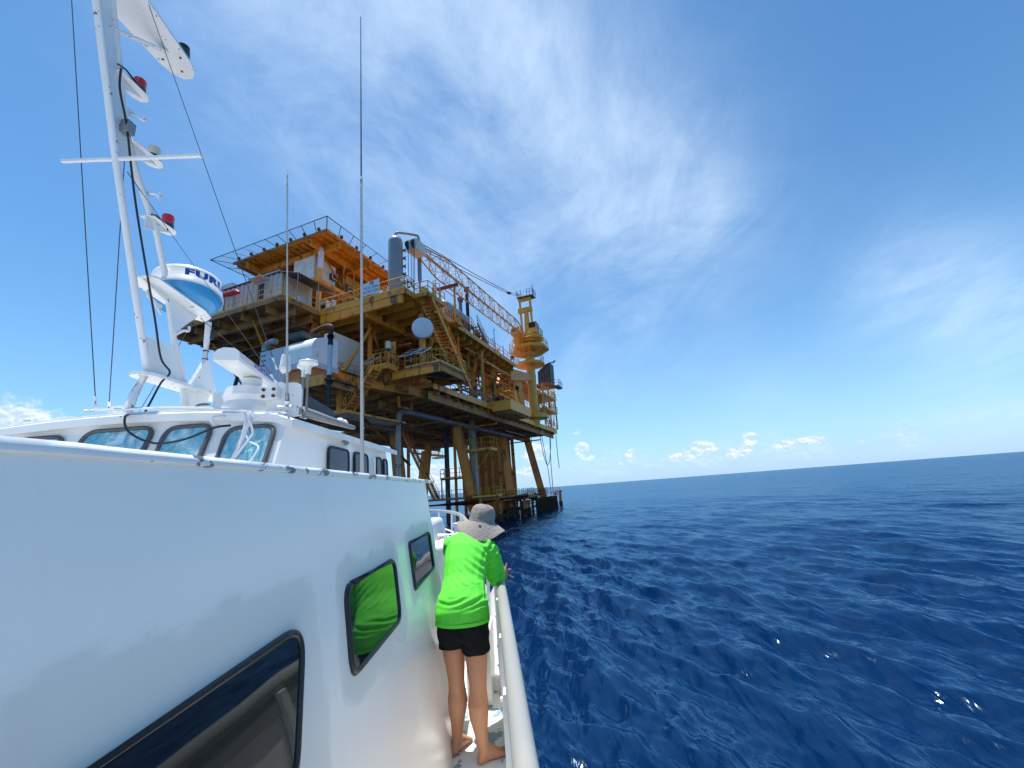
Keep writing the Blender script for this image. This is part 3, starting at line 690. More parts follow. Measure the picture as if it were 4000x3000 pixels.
# ---------------- main deck
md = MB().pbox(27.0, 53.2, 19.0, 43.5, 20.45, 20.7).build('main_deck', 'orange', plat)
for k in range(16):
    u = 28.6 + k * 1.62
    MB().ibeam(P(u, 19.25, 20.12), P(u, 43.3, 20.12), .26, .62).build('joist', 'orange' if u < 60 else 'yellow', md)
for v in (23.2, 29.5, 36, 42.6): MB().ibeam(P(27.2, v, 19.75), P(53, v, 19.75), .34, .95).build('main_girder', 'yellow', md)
MB().pbox(27.0, 53.2, 18.86, 18.997, 20.3, 20.78).build('edge_beam', 'yellow', md)
MB().pbox(26.86, 26.997, 19.0, 28.4, 20.28, 20.78).build('edge_beam', 'yellow', md)
MB().pbox(26.95, 27.2, 19.3, 28.2, 19.55, 20.27).build('front_girder', 'yellow', md)
railing([P(26.9, 28.2, 20.78), P(26.9, 19.0, 20.78), P(53.1, 19.0, 20.78)], md, 'rail', 1.1, 1.4, .04)
# stair landing and the main stair down to the cellar deck
ld2 = MB().pbox(28.2, 31.0, 17.5, 18.85, 20.35, 20.6).build('stair_landing', 'yellow', md)
railing([P(28.2, 18.85, 20.6), P(28.2, 17.5, 20.6), P(31.0, 17.5, 20.6)], ld2, 'rail', 1.1, 1.0, .04)
stair(P(28.6, 17.9, 20.1), P(35.2, 17.9, 13.4), eA, 1.15, plat, 'yellow', str_h=.34)
b = MB()
for k in range(5): b.path([P(31.2 + .35 * math.cos(t), 18.3 + .45 * math.sin(t), 21.0 + k * .55) for t in [i * math.pi / 5 for i in range(6)]], .035, 5)
for t in (0, 1.05, 2.1, 3.14): b.tube(P(31.2 + .35 * math.cos(t), 18.3 + .45 * math.sin(t), 20.6), P(31.2 + .35 * math.cos(t), 18.3 + .45 * math.sin(t), 23.2), .035, 5)
b.build('ladder_cage', 'rail', md)
for k in range(34):
    u0_, v0_ = (rnd.uniform(31, 52), rnd.uniform(19.4, 20.4)) if k % 3 else (rnd.uniform(27.3, 28.4), rnd.uniform(21.8, 28)); h_ = rnd.uniform(.5, 1.7); w_ = rnd.uniform(.25, .8); m_ = rnd.choice(('steel', 'darkgray', 'yellow', 'under', 'grayblue', 'rusty', 'black'))
    if k % 4 == 0: MB().lathe([(.05, 0), (w_ * .5, .05), (w_ * .5, h_), (.05, h_ + .12)], P(u0_, v0_, 20.72), n=10).build('deck_drum', m_, md, True)
    elif k % 4 == 1: MB().path([P(u0_, v0_, 20.72), P(u0_, v0_, 20.72 + h_), P(u0_ + w_ * 2, v0_, 20.72 + h_), P(u0_ + w_ * 2, v0_, 20.72)], .06, 6, True).build('deck_pipe', m_, md)
    else: MB().pbox(u0_, u0_ + w_, v0_, v0_ + w_ * .7, 20.72, 20.72 + h_).build('deck_box', m_, md)
# columns, braces between the decks
for u, v, r in ((30, 19.4, .26), (42.4, 19.2, .17), (36.6, 19.2, .1), (47.5, 20, .25), (40, 25, .35), (52, 25, .4), (33, 31, .35), (45, 33, .35), (33, 42, .3), (52, 42, .35)):
    MB().tube(P(u, v, 13.25), P(u, v, 19.6), r, 12).build('column', 'yellow', plat, True)
MB().tube(P(26.4, 25.0, 14.2), P(30.4, 25.0, 20.0), .24, 14).build('brace', 'yellow2', plat, True)
MB().tube(P(30.0, 25.1, 14.2), P(30.0, 25.1, 20.0), .24, 12).build('brace', 'yellow', plat, True)
MB().tube(P(30.0, 25.0, 19.8), P(31, 23.6, 14.2), .24, 12).build('brace', 'yellow', plat, True)
for a, c in ((P(41.4, 19.3, 19.2), P(38.9, 19.3, 13.5)), (P(30, 19.6, 14), P(33.5, 19.6, 19.8)), (P(47.5, 20, 19.4), P(44, 20, 13.6)), (P(50, 22, 14), P(54, 22, 19.6)), (P(33, 31, 14), P(38, 31, 19.6))):
    MB().tube(a, c, .2, 10).build('brace', 'yellow', plat, True)
# mid level walkways, trays and the jumble of process lines between the decks
for k in range(3):
    MB().pbox(33 + k * 6, 38.4 + k * 6, 20.6 + .4 * k, 22, 16.6 - .5 * k, 16.75 - .5 * k).build('mid_walkway', 'yellow', plat)
    railing([P(33 + k * 6, 20.6 + .4 * k, 16.75 - .5 * k), P(38.4 + k * 6, 20.6 + .4 * k, 16.75 - .5 * k)], plat, 'rail', 1.0, 1.2)
railing([P(46.5, 19.0, 15.2), P(51.5, 19.0, 15.2)], plat, 'rail', 1.5, 1.2, .05)
for k in range(78):
    u0_, v0_, z0_ = rnd.uniform(32, 52), (rnd.uniform(19.4, 21.5) if k % 2 else rnd.uniform(20, 28)), rnd.uniform(13.6, 19.4)
    pts = [P(u0_, v0_, z0_)]; q = [u0_, v0_, z0_]
    for j in range(rnd.randint(2, 4)):
        ax = rnd.choice((0, 0, 1, 2)); q = list(q); q[ax] += rnd.uniform(1.2, 5) * rnd.choice((-1, 1))
        q[0] = min(max(q[0], 31.5), 53); q[1] = min(max(q[1], 19.5), 30); q[2] = min(max(q[2], 13.4), 19.6); pts.append(P(*q))
    MB().path(pts, rnd.choice((.05, .07, .1, .14)), 7, True).build('process_pipe', rnd.choice(('yellow', 'yellow', 'orange', 'under', 'rusty', 'pipegray', 'black')), plat)
for k in range(40):
    u0_, v0_ = rnd.uniform(31, 70), rnd.uniform(19.5, 34); z0_ = rnd.uniform(11.2, 12.2); l_ = rnd.uniform(2, 9); du = rnd.random() < .5
    q1 = (min(u0_ + l_, 71.5), v0_) if du else (u0_, min(v0_ + l_, 36)); r_ = rnd.choice((.05, .07, .1, .14))
    MB().path([P(u0_, v0_, 12.9), P(u0_, v0_, z0_), P(*q1, z0_), P(*q1, 12.9)], r_, 7, True).build('hung_line', rnd.choice(('under', 'underbrown', 'pipegray', 'rusty', 'yellow')), plat)
for k in range(14):
    u0_, v0_ = rnd.uniform(33, 51), rnd.uniform(20.5, 27); w_, h_ = rnd.uniform(.5, 1.5), rnd.uniform(.8, 2.6); m_ = rnd.choice(('yellow', 'orange', 'steel', 'under', 'grayblue'))
    if k % 2: o = MB().lathe([(.05, 0), (w_ * .5, .1), (w_ * .5, h_ + .4), (w_ * .3, h_ + .6), (.05, h_ + .65)], P(u0_, v0_, 13.3), n=14).build('process_drum', m_, plat, True)
    else: o = MB().pbox(u0_, u0_ + w_, v0_, v0_ + w_, 13.26, 13.3 + h_).build('equipment_box', m_, plat)
for k in range(5):
    railing([P(34 + k * 3.6, 20.0 + .7 * (k % 2), 13.3), P(37 + k * 3.6, 20.0 + .7 * (k % 2), 13.3)], plat, 'rail', 1.1, 1.0)
for u in (33.5, 39.5, 45, 49): MB().beam(P(u, 20.6, 13.3), P(u, 20.6, 19.7), .18, .18).build('column', 'orange', plat)
for v in (20.8, 22.4, 24.2): MB().beam(P(32, v, 18.9), P(53, v, 18.9), .5, .08).build('cable_tray', 'under', plat)
MB().pbox(33.5, 52.5, 31, 31.3, 13.3, 19.6).build('inner_bulkhead', 'under', plat)
MB().pbox(54.4, 58.6, 19.9, 24.5, 13.4, 20.0).build('crane_bulkhead', 'yellow', plat)
MB().extr([P(53.2, 21, 20.4), P(60, 20, 20.9), P(60, 20, 19.9), P(53.2, 21, 18.6)], eA * -1.2).build('crane_knee', 'yellow', plat)
MB().tube(P(54.5, 19.85, 19.2), P(57.6, 19.85, 14), .12, 8).build('brace', 'yellow', plat)

# front cantilever carrying the cabins
cn_ = MB().pbox(23.2, 26.85, 28.5, 42.6, 20.55, 20.75).build('cabin_deck', 'underbrown', plat)
MB().pbox(23.05, 23.197, 28.5, 42.6, 20.4, 20.85).build('edge_beam', 'underbrown', cn_)
MB().pbox(23.2, 27.0, 28.36, 28.497, 20.4, 20.85).build('edge_beam', 'under', cn_)
MB().pbox(23.2, 34, 42.603, 42.74, 20.4, 20.85).build('edge_beam', 'underbrown', cn_)
for v in (30.5, 33.5, 36.5, 39.5, 42.2): MB().ibeam(P(23.3, v, 20.15), P(33.5, v, 20.15), .25, .7).build('joist', 'underbrown', cn_)
for u in (24.6, 26.4): MB().ibeam(P(u, 28.6, 19.95), P(u, 42.4, 19.95), .3, .6).build('joist', 'under', cn_)
MB().pbox(26.9, 34, 42.75, 44.5, 20.5, 20.7).build('side_deck', 'underbrown', cn_)
railing([P(26.9, 28.43, 20.85), P(23.12, 28.43, 20.85), P(23.12, 42.65, 20.85), P(28, 42.65, 20.85)], cn_, 'rail', 1.1, 1.45, .04)
for a, c in ((P(24.2, 33.2, 20.0), P(29, 34.5, 13.6)), (P(25.5, 40.5, 19.8), P(31, 40.5, 14))):
    MB().tube(a, c, .12, 8).build('brace', 'yellow', plat, True)
MB().tube(P(27.5, 29.5, 20.3), P(27.5, 36, 20.0), .06, 6).build('process_pipe', 'red', plat)
# far side escape platform seen under the decks
b = MB().pbox(84, 86, 49.4, 52.2, 11.9, 12.05).build('far_walkway', 'yellow2', plat)
railing([P(84, 49.4, 12.05), P(84, 52.2, 12.05), P(86, 52.2, 12.05)], b, 'rail', 1.3, .8, .05)
MB().beam(P(85, 49.9, 15.5), P(85, 51.5, 12.2), .3, .3).build('strut', 'yellow2', b)
MB().pbox(72, 86, 49.2, 49.5, 12.1, 12.5).build('beam', 'under', b)
# lower right corner: open stair tower of pale braces
tw = MB()
for a, c in ((P(66.9, 20, 20), P(65.6, 20, 13.4)), (P(74.0, 19.6, 21.2), P(71.8, 20, 13.4)), (P(66.9, 20, 18.5), P(71.8, 20, 13.6)), (P(65.7, 20, 14.5), P(73.6, 20, 18.8)), (P(66.5, 20, 16.5), P(73, 20, 16.8)), (P(68, 20, 18.4), P(72.4, 20, 15))): tw.tube(a, c, .1, 6)
tw.build('braced_tower', 'yellow2', plat)
MB().tube(P(74.2, 19.3, 21.3), P(71.9, 19.3, 14.2), .16, 8).build('brace', 'cream', plat)

# ---------------- helideck and the frame under it
HZ = 34.4
hd = MB().pbox(32.4, 46.5, 33.5, 48.8, HZ - .12, HZ + .06).build('helideck', 'yellow', plat)
for k in range(17): MB().ibeam(P(32.7, 33.9 + k * .92, HZ - .3), P(46.3, 33.9 + k * .92, HZ - .3), .16, .3).build('joist', 'orange', hd)
for u in (34.4, 39.5, 44.6): MB().ibeam(P(u, 33.4, HZ - .85), P(u, 47.0, HZ - .85), .38, .75).build('main_girder', 'yellow', hd)
for v in (35.9, 46.4): MB().ibeam(P(32.3, v, HZ - .86), P(46.5, v, HZ - .86), .36, .73).build('main_girder', 'yellow', hd)
MB().pbox(32.25, 32.397, 33.4, 48.9, HZ - .2, HZ + .1).build('edge_beam', 'under', hd)
MB().pbox(32.4, 46.5, 33.35, 33.497, HZ - .2, HZ + .1).build('edge_beam', 'yellow', hd)
NZ = 34.9
fr = MB(); c4 = [P(31, 32.1, NZ), P(31, 51.3, NZ), P(48, 51.3, NZ), P(48, 32.1, NZ)]
d4 = [P(32.4, 33.5, HZ), P(32.4, 48.8, HZ), P(46.5, 48.8, HZ), P(46.5, 33.5, HZ)]
for i in range(4): fr.tube(c4[i], c4[(i + 1) % 4], .055, 6); fr.tube(c4[i], d4[i], .05, 6)
for i, n in ((0, 10), (1, 8), (2, 10), (3, 8)):
    for k in range(1, n): fr.tube(c4[i].lerp(c4[(i + 1) % 4], k / n), d4[i].lerp(d4[(i + 1) % 4], k / n), .042, 5)
fr.build('net_frame', 'darkgray', hd)
nm = MB()
for i in range(4): nm.add([c4[i] - eZ * .03, c4[(i + 1) % 4] - eZ * .03, d4[(i + 1) % 4] - eZ * .03, d4[i] - eZ * .03], [(0, 1, 2, 3)])
nm.build('safety_net', 'net', hd)
for k in range(7):
    p = P(32.2, 34.5 + k * 2.2, HZ + .1); MB().box(p - V((.14, .14, 0)), p + V((.14, .14, .35))).build('perimeter_light', 'rusty', hd)
for k in range(5):
    p = P(34.5 + k * 2.6, 33.3, HZ + .1); MB().box(p - V((.14, .14, 0)), p + V((.14, .14, .35))).build('perimeter_light', 'rusty', hd)
for u, v in ((34.4, 36.4), (44.6, 36.4), (34.4, 46.4), (44.6, 46.4)):
    MB().beam(P(u, v, 20.7), P(u, v, HZ - 1.2), .42, .42).build('helideck_post', 'yellow2', plat)
for a, c in ((P(34.4, 36.6, HZ - 1.3), P(34.4, 39.9, 31)), (P(34.7, 36.2, HZ - 1.4), P(38.5, 36.2, 29.8)), (P(34.4, 46.2, HZ - 1.3), P(34.4, 43, 31)), (P(34.2, 40.5, 29.6), P(34.2, 43, 33.3))):
    MB().tube(a, c, .14, 8).build('brace', 'yellow', plat, True)
# =================================================================== THINGS STANDING ON THE PLATFORM
# accommodation block
blk = thing('accommodation_block', 'two storey brownish yellow accommodation block under the helideck', 'building', P(41, 41.5, 20.7))
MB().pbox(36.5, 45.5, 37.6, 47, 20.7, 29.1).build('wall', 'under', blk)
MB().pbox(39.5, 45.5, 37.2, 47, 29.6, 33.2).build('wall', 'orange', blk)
fl = MB().pbox(33.4, 46, 35.8, 47.5, 29.1, 29.55).build('upper_floor', 'yellow', blk)
railing([P(38.6, 35.85, 29.55), P(46, 35.85, 29.55)], fl, 'rail', 1.1, 1.5, .05)
railing([P(33.4, 41, 29.55), P(33.4, 47, 29.55)], fl, 'rail', 1.1, 1.5, .05)
MB().pbox(33.5, 46, 36.2, 47.4, 28.5, 29.09).build('floor_beam', 'underbrown', blk)
for u in (37.9, 39.7): MB().tube(P(u, 36.0, 29.55), P(u, 36.0, 33.5), .12, 8).build('post', 'yellow', blk)
d = MB().pbox(42.2, 43.6, 37.1, 37.19, 29.6, 31.9).build('door', 'cream', blk); MB().pbox(42.1, 43.7, 37.13, 37.195, 29.56, 32.0).build('door_frame', 'darkgray', d)
MB().pbox(36.0, 46, 37.0, 37.58, 24.5, 24.9).build('ledge', 'yellow', blk)
MB().pbox(39.2, 41.6, 37.05, 37.15, 30.0, 31.8).build('window', 'darkgray', blk)

# white hut on the upper floor with its air conditioner
hut = thing('white_hut', 'cream white hut with an air conditioner standing at the corner post under the helideck', 'hut', P(35.4, 38.4, 29.55))
MB().pbox(34.0, 37.4, 36.9, 40.2, 29.75, 33.0).build('wall', 'cream', hut)
MB().pbox(34.1, 37.3, 37.0, 40.1, 29.55, 29.75).build('skid', 'under', hut)
ac = MB().pbox(36.4, 37.15, 36.35, 36.897, 30.9, 31.7).build('air_conditioner', 'darkgray', hut)
f = MB()
for u, z, du, dz in ((36.36, 30.86, .06, .9), (37.13, 30.86, .06, .9), (36.36, 30.86, .8, .07), (36.36, 31.68, .8, .07)): f.pbox(u, u + du, 36.33, 36.4, z, z + dz)
f.build('casing', 'cream', ac)
pan = MB().pbox(33.7, 34.25, 35.7, 36.05, 30.9, 33.6).build('antenna_panel', 'signwhite'); tag(pan, 'tall pale panel antenna box strapped to the post under the helideck corner', 'antenna')

# portacabin on the cantilever
pc = thing('portacabin', 'long grey corrugated portacabin with a dark open doorway on the front deck', 'portacabin', P(26.6, 36.6, 20.75))
b = MB(); pts = []; v = 31.0
while v < 42.3:
    pts += [(v, 25.0), (v + .22, 25.0), (v + .32, 25.1), (v + .54, 25.1), (v + .64, 25.0)]; v += .64
poly = [P(u, vv, 20.85) for vv, u in pts] + [P(28.2, pts[-1][0], 20.85), P(28.2, 31.0, 20.85)]
b.extr(poly[::-1], eZ * 3.8); b.build('wall', 'cabin', pc)
MB().pbox(24.9, 28.3, 30.9, pts[-1][0] + .1, 24.66, 24.76).build('roof', 'darkgray', pc)
d = MB().pbox(24.93, 24.99, 32.95, 34.0, 20.86, 24.2).build('door_frame', 'cabin', pc); MB().pbox(24.90, 24.925, 33.1, 33.85, 20.9, 24.0).build('doorway', 'black', d)
MB().pbox(24.2, 25.0, 32.8, 34.4, 24.3, 24.42).build('door_hood', 'cabin', pc)
wb = MB().pbox(26, 28.0, 39.2, 42.0, 24.78, 26.2).build('roof_plant', 'cream'); tag(wb, 'square white air handler on the portacabin roof under the left end of the helideck', 'air handler')
wb = MB().pbox(29.5, 34, 37, 41, 24.5, 28.8).build('generator_house', 'cabin'); tag(wb, 'plain grey plant house behind the portacabin roof', 'plant house')
lf = thing('life_raft', 'red rescue raft lashed on a rack over the front railing', 'life raft', P(23.2, 35.2, 21.9))
MB().path([P(23.2, 36.6, 22.55), P(23.2, 36.2, 22.75), P(23.2, 34.3, 22.6), P(23.2, 33.9, 22.45)], [.12, .26, .26, .12], 10).build('raft', 'red', lf, True)
b = MB()
for vv in (34.5, 35.8): b.tube(P(23.2, vv, 21), P(23.2, vv, 22.4), .05, 5)
b.tube(P(23.2, 34.3, 22.25), P(23.2, 36.2, 22.3), .06, 5); b.build('rack', 'railgray', lf)
aw = thing('awning', 'dark corrugated awning roof over the side porch of the portacabin', 'awning', P(26.8, 29.8, 20.8))
b = MB()
for k in range(14):
    u = 24.6 + k * .32
    b.add([P(u, 28.6, 23.72), P(u + .16, 28.6, 23.8), P(u + .32, 28.6, 23.72), P(u, 31.0, 24.5), P(u + .16, 31.0, 24.58), P(u + .32, 31.0, 24.5)], [(0, 1, 4, 3), (1, 2, 5, 4)])
b.build('roof_sheet', 'darkgray', aw)
for u in (24.7, 27.0, 29.0): MB().tube(P(u, 28.65, 20.85), P(u, 28.65, 23.75), .05, 6).build('post', 'railgray', aw)
for i, (u, v, z0, su, sv, sz, m_, nm_, lb, ct) in enumerate((
        (25.6, 29.4, 20.8, 1.1, 1.2, 1.3, 'grayblue', 'compressor', 'grey compressor cabinet under the awning nearest the front railing', 'compressor'),
        (28.4, 29.0, 20.75, 1.0, .9, 2.0, 'cream', 'notice_cabinet', 'pale cabinet with dark panels behind the post of the awning', 'cabinet'),
        (31.6, 28.3, 20.75, 1.0, 1.0, 2.7, 'darkgray', 'scaffold_rack', 'dark open rack beside the awning under the upper floor', 'rack'),
        (30.2, 27.0, 20.75, 1.4, 1.2, 1.0, 'yellow2', 'tool_chest', 'yellowish low chest between the sign and the rack', 'chest'),
        (33.2, 26.5, 20.75, 1.6, 2.4, 2.2, 'grayblue', 'switchgear', 'pale blue switchgear box behind the white sign board', 'switchgear'))):
    t = thing(nm_, lb, ct, P(u + su / 2, v + sv / 2, z0))
    MB().pbox(u, u + su, v, v + sv, z0 + .12, z0 + sz).build('cabinet', m_, t)
    MB().pbox(u + .05, u + su - .05, v + .05, v + sv - .05, z0, z0 + .12).build('base', 'under', t)
    MB().pbox(u - .03, u - .003, v + sv * .15, v + sv * .85, z0 + sz * .55, z0 + sz * .85).build('panel', 'black' if i != 2 else 'alum', t)

# sign board
sg = thing('sign_board', 'white platform name board with hand painted black letters on the deck railing', 'sign', P(26.8, 24.3, 20.8))
s1, s2 = 23.2, 21.45
MB().extr([P(26.72, s1, 20.95), P(26.72, s2, 20.95), P(26.72, s2, 22.25), P(26.72, s1, 22.1)], eB * .05).build('board', 'signwhite', sg)
def flat_text(txt, size, vc, zc, m_, parent, off=.0):
    vs, fs = text_verts(txt, size, off); b = MB()
    b.add([P(26.715, vc - x, zc + y) for x, y, z in vs], fs); return b.build('lettering', m_, parent)
flat_text('FE', .42, 22.25, 21.96, 'ink', sg, .012); flat_text('HI A-376A', .34, 22.3, 21.58, 'ink', sg, .004); flat_text('OCSG 2754', .34, 22.35, 21.22, 'ink', sg, .004)

# upright vessel with its vent pipe
vs_ = thing('upright_vessel', 'tall grey upright pressure vessel with a row of side flanges on the deck corner', 'pressure vessel', P(28.3, 20.9, 20.7))
vc = P(28.3, 20.9, 0)
smooth_by_angle(MB().lathe([(.66, 20.75), (.66, 21.6), (.66, 26.5), (.61, 26.75), (.46, 26.95), (.24, 27.06), (.02, 27.1)], vc, n=28).build('shell', 'vessel', vs_), 30)
MB().lathe([(.78, 20.7), (.78, 20.85)], vc, n=24).build('base_ring', 'darkgray', vs_)
for k in range(5):
    p = P(28.3, 20.9, 25.7 - k * .82); dd = (eB * .5 - eA * .86).normalized()
    MB().path([p + dd * .6, p + dd * .8, p + dd * .81, p + dd * .9], [.13, .13, .21, .21], 12).build('flange', 'steel', vs_, True)
MB().path(catmull([P(28.3, 20.9, 27.0), P(28.3, 20.9, 27.35), P(28.5, 20.7, 27.6), P(30.0, 19.9, 28.0), P(30.3, 19.75, 27.9), P(30.35, 19.7, 27.3)], 5), .12, 8).build('vent_pipe', 'vessel', vs_, True)
MB().path([P(30.35, 19.7, 27.4), P(30.35, 19.7, 23.3), P(30.35, 19.7, 23.0), P(30.35, 19.7, 20.7)], [.19, .19, .09, .09], 10).build('vent_stack', 'vessel', vs_, True)
MB().ball(P(28.0, 20.0, 22.3), .18).build('gauge', 'alum', vs_, True)
for k in range(9):
    b = MB(); a0 = P(28.8 + rnd.random() * 1.2, 19.9 + rnd.random() * .6, 21 + rnd.random() * 2); b.tube(a0, a0 + V((rnd.uniform(-.6, .6), rnd.uniform(-.6, .6), rnd.uniform(-.8, .8))), .05, 6); b.ball(a0, .12, 8); b.build('valve', 'black', vs_)
yl = thing('valve_wheel', 'yellow green capped valve beside the grey upright vessel', 'valve', P(30.6, 19.4, 20.7))
MB().ball(P(30.6, 19.4, 22.3), .36, 10, (1, 1, 1.1)).build('cap', mat('lime_yellow_cover', (.42, .45, .03), .6, dirt=.6, scale=4), yl, True)
MB().tube(P(30.6, 19.4, 20.7), P(30.6, 19.4, 22.1), .08, 8).build('stem', 'black', yl)

# lying vessels and stacks behind the boom rest
def lying(u0, u1, v, z, r, lab, m_='vessel'):
    t = thing('lying_vessel', lab, 'pressure vessel', P((u0 + u1) / 2, v, 20.7)); L_ = u1 - u0
    o = MB().lathe([(.02, 0), (r * .6, .08), (r * .92, .25), (r, .5), (r, L_ - .5), (r * .92, L_ - .25), (r * .6, L_ - .08), (.02, L_)], P(u0, v, z), eB, 20).build('shell', m_, t); smooth_by_angle(o)
    for uu in (u0 + .9, u1 - .9): MB().pbox(uu - .15, uu + .15, v - r * .8, v + r * .8, 20.7, z - r * .4).build('saddle', 'steel', t)
    MB().lathe([(.2, 0), (.2, .3), (.28, .3), (.28, .4)], P((u0 + u1) / 2, v, z + r - .05), n=10).build('nozzle', 'steel', t)
lying(35.8, 41.5, 20.6, 23.3, .68, 'grey lying vessel with round ends behind the crane boom rest', 'pipegray')
lying(36.5, 42.5, 22.4, 22.6, .75, 'darker grey lying vessel low behind the lighter one', 'vessel')
for u, v, z1, r, m1, lb in ((39.6, 20.3, 25.6, .2, 'steel', 'slim grey vent stack beside the lying grey vessel'), (41.2, 20.2, 27.6, .2, 'black', 'black exhaust stack rising behind the crane boom')):
    t = thing('exhaust_stack', lb, 'stack', P(u, v, 20.7)); MB().tube(P(u, v, 20.7), P(u, v, z1), r, 10).build('pipe', m1, t, True)
    MB().path([P(u, v, z1 - .5), P(u, v, z1)], [r * 1.6, r * 1.75], 10).build('cap', 'rusty' if m1 == 'black' else m1, t, True)
skid = thing('pump_skid', 'dark gray pump skid with cross frames along the deck edge behind the railing', 'pump skid', P(40.5, 20, 20.7))
b = MB()
for k in range(6): b.beam(P(37.5 + k * 1.3, 19.7, 20.7), P(37.5 + k * 1.3, 19.7, 22.4), .12, .12)
b.beam(P(37.4, 19.7, 22.4), P(44.2, 19.7, 22.0), .14, .14); b.build('frame', 'darkgray', skid)
MB().pbox(37.6, 43.5, 20.1, 21.3, 20.75, 21.8).build('machine', 'darkgray', skid)
for k in range(4): MB().tube(P(44.5 + k * 1.7, 19.3, 20.7), P(44.5 + k * 1.7, 19.3, 21.6 + (k % 2)), .05, 6).build('standpipe', 'railgray', skid)
st2 = stair(P(41.6, 19.6, 22.9), P(44.6, 19.6, 20.8), eA, .8, None, 'darkgray'); tag(st2, 'grey metal access stair standing on the main deck right of the lying vessel', 'stair')

# crane
crp = thing('pedestal_crane', 'yellow pedestal crane with lattice boom lowered along the main deck', 'crane', P(60.5, 19.1, 13.3))
cx, cy = 60.5, 19.1
def ring(zs, n=24, m_='crane', name='ring', parent=crp, smooth=False):
    o = MB().lathe(zs, P(cx, cy, 0), n=n).build(name, m_, parent)
    return smooth_by_angle(o) if smooth else o
ring([(.7, 12.6), (.7, 22.6), (.72, 24.0), (.95, 25.1), (.95, 26.0)], 20, 'crane', 'pedestal', smooth=True)
ring([(2.25, 22.45), (2.3, 22.45), (2.3, 22.7), (0.7, 22.72)], 20, 'crane', 'lower_gallery')
ring([(2.0, 13.9), (2.1, 13.9), (2.1, 14.35), (0.7, 14.4)], 12, 'crane', 'base_gallery')
og = ring([(.95, 25.0), (3.1, 25.0), (3.1, 25.2), (.95, 25.22)], 8, 'grating', 'octagon_gallery')
ring([(3.1, 24.88), (3.22, 24.88), (3.22, 25.26), (3.1, 25.26)], 8, 'crane', 'gallery_rim', og)
for i in range(8):
    a = i * math.pi / 4 + .39; MB().beam(P(cx + .8 * math.cos(a), cy + .8 * math.sin(a), 24.0), P(cx + 3.1 * math.cos(a), cy + 3.1 * math.sin(a), 24.9), .12, .22).build('gallery_strut', 'crane', og)
railing([P(cx + 3.1 * math.cos(i * math.pi / 4 + .39), cy + 3.1 * math.sin(i * math.pi / 4 + .39), 25.22) for i in range(8)], og, 'rail', 1.15, 1.3, .045, closed=True)
railing([P(cx + 2.2 * math.cos(i * math.pi / 5), cy + 2.2 * math.sin(i * math.pi / 5), 22.7) for i in range(10)], crp, 'rail', 1.1, 1.4, .045, closed=True)
railing([P(cx + 2.0 * math.cos(i * math.pi / 6 - 2.6), cy + 2.0 * math.sin(i * math.pi / 6 - 2.6), 14.4) for i in range(8)], crp, 'rail', 1.2, 1.0, .045)
tu = ring([(1.1, 26.0), (1.7, 26.15), (2.45, 26.6), (2.5, 26.75), (2.5, 27.1), (0.3, 27.15)], 22, 'crane', 'turntable', smooth=True)
ring([(1.15, 25.25), (1.2, 25.3), (1.2, 26.0)], 18, 'rusty', 'slew_ring')
gn = MB()
for v in (20.15, 18.35): gn.beam(P(61.2, v, 27.1), P(61.0, v, 34.3), .36, .4)
gn.pbox(60.75, 61.25, 18.15, 20.35, 34.0, 34.45); gn.pbox(60.7, 61.2, 18.1, 20.5, 31.9, 32.7)
gn.build('gantry', 'crane', crp)
MB().path([P(61.4, 19.3, 27.1), P(61.2, 19.2, 32.0)], [.6, .33], 14).build('gantry_post', 'crane', crp, True)
cab = MB().pbox(58.6, 60.3, 17.0, 18.35, 27.2, 29.0).build('cab', 'yellow2', crp)
MB().pbox(58.55, 58.597, 17.15, 18.2, 28.05, 28.9).build('window', 'glass', cab); MB().pbox(58.7, 60.2, 16.95, 16.997, 28.05, 28.9).build('window', 'glass', cab)
railing([P(cx + 2.4 * math.cos(a), cy + 2.4 * math.sin(a), 27.1) for a in [-2.2 + i * .45 for i in range(8)]], crp, 'rail', 1.1, 1.2, .045)
tp = MB().pbox(60.3, 62.0, 17.6, 20.4, 34.47, 34.55).build('top_platform', 'darkgray', crp)
railing([P(60.3, 17.6, 34.55), P(60.3, 18.6, 34.55)], tp, 'darkgray', 1.1, .6, .04, toe=False); railing([P(60.3, 19.6, 34.55), P(60.3, 20.4, 34.55), P(62, 20.4, 34.55)], tp, 'darkgray', 1.1, .8, .04, toe=False)
railing([P(60.3, 17.6, 34.55), P(62, 17.6, 34.55)], tp, 'darkgray', 1.1, .8, .04, toe=False)
MB().tube(P(61, 17.7, 34.5), P(61, 17.7, 36.6), .04, 5).build('light_mast', 'darkgray', tp)
mc = MB().pbox(57.8, 59.0, 19.5, 21.0, 27.15, 28.1).build('winch', 'crane', crp); MB().lathe([(.5, 0), (.5, 1.2)], P(58.2, 19.7, 28.0), eA, 14).build('drum', 'rusty', mc)
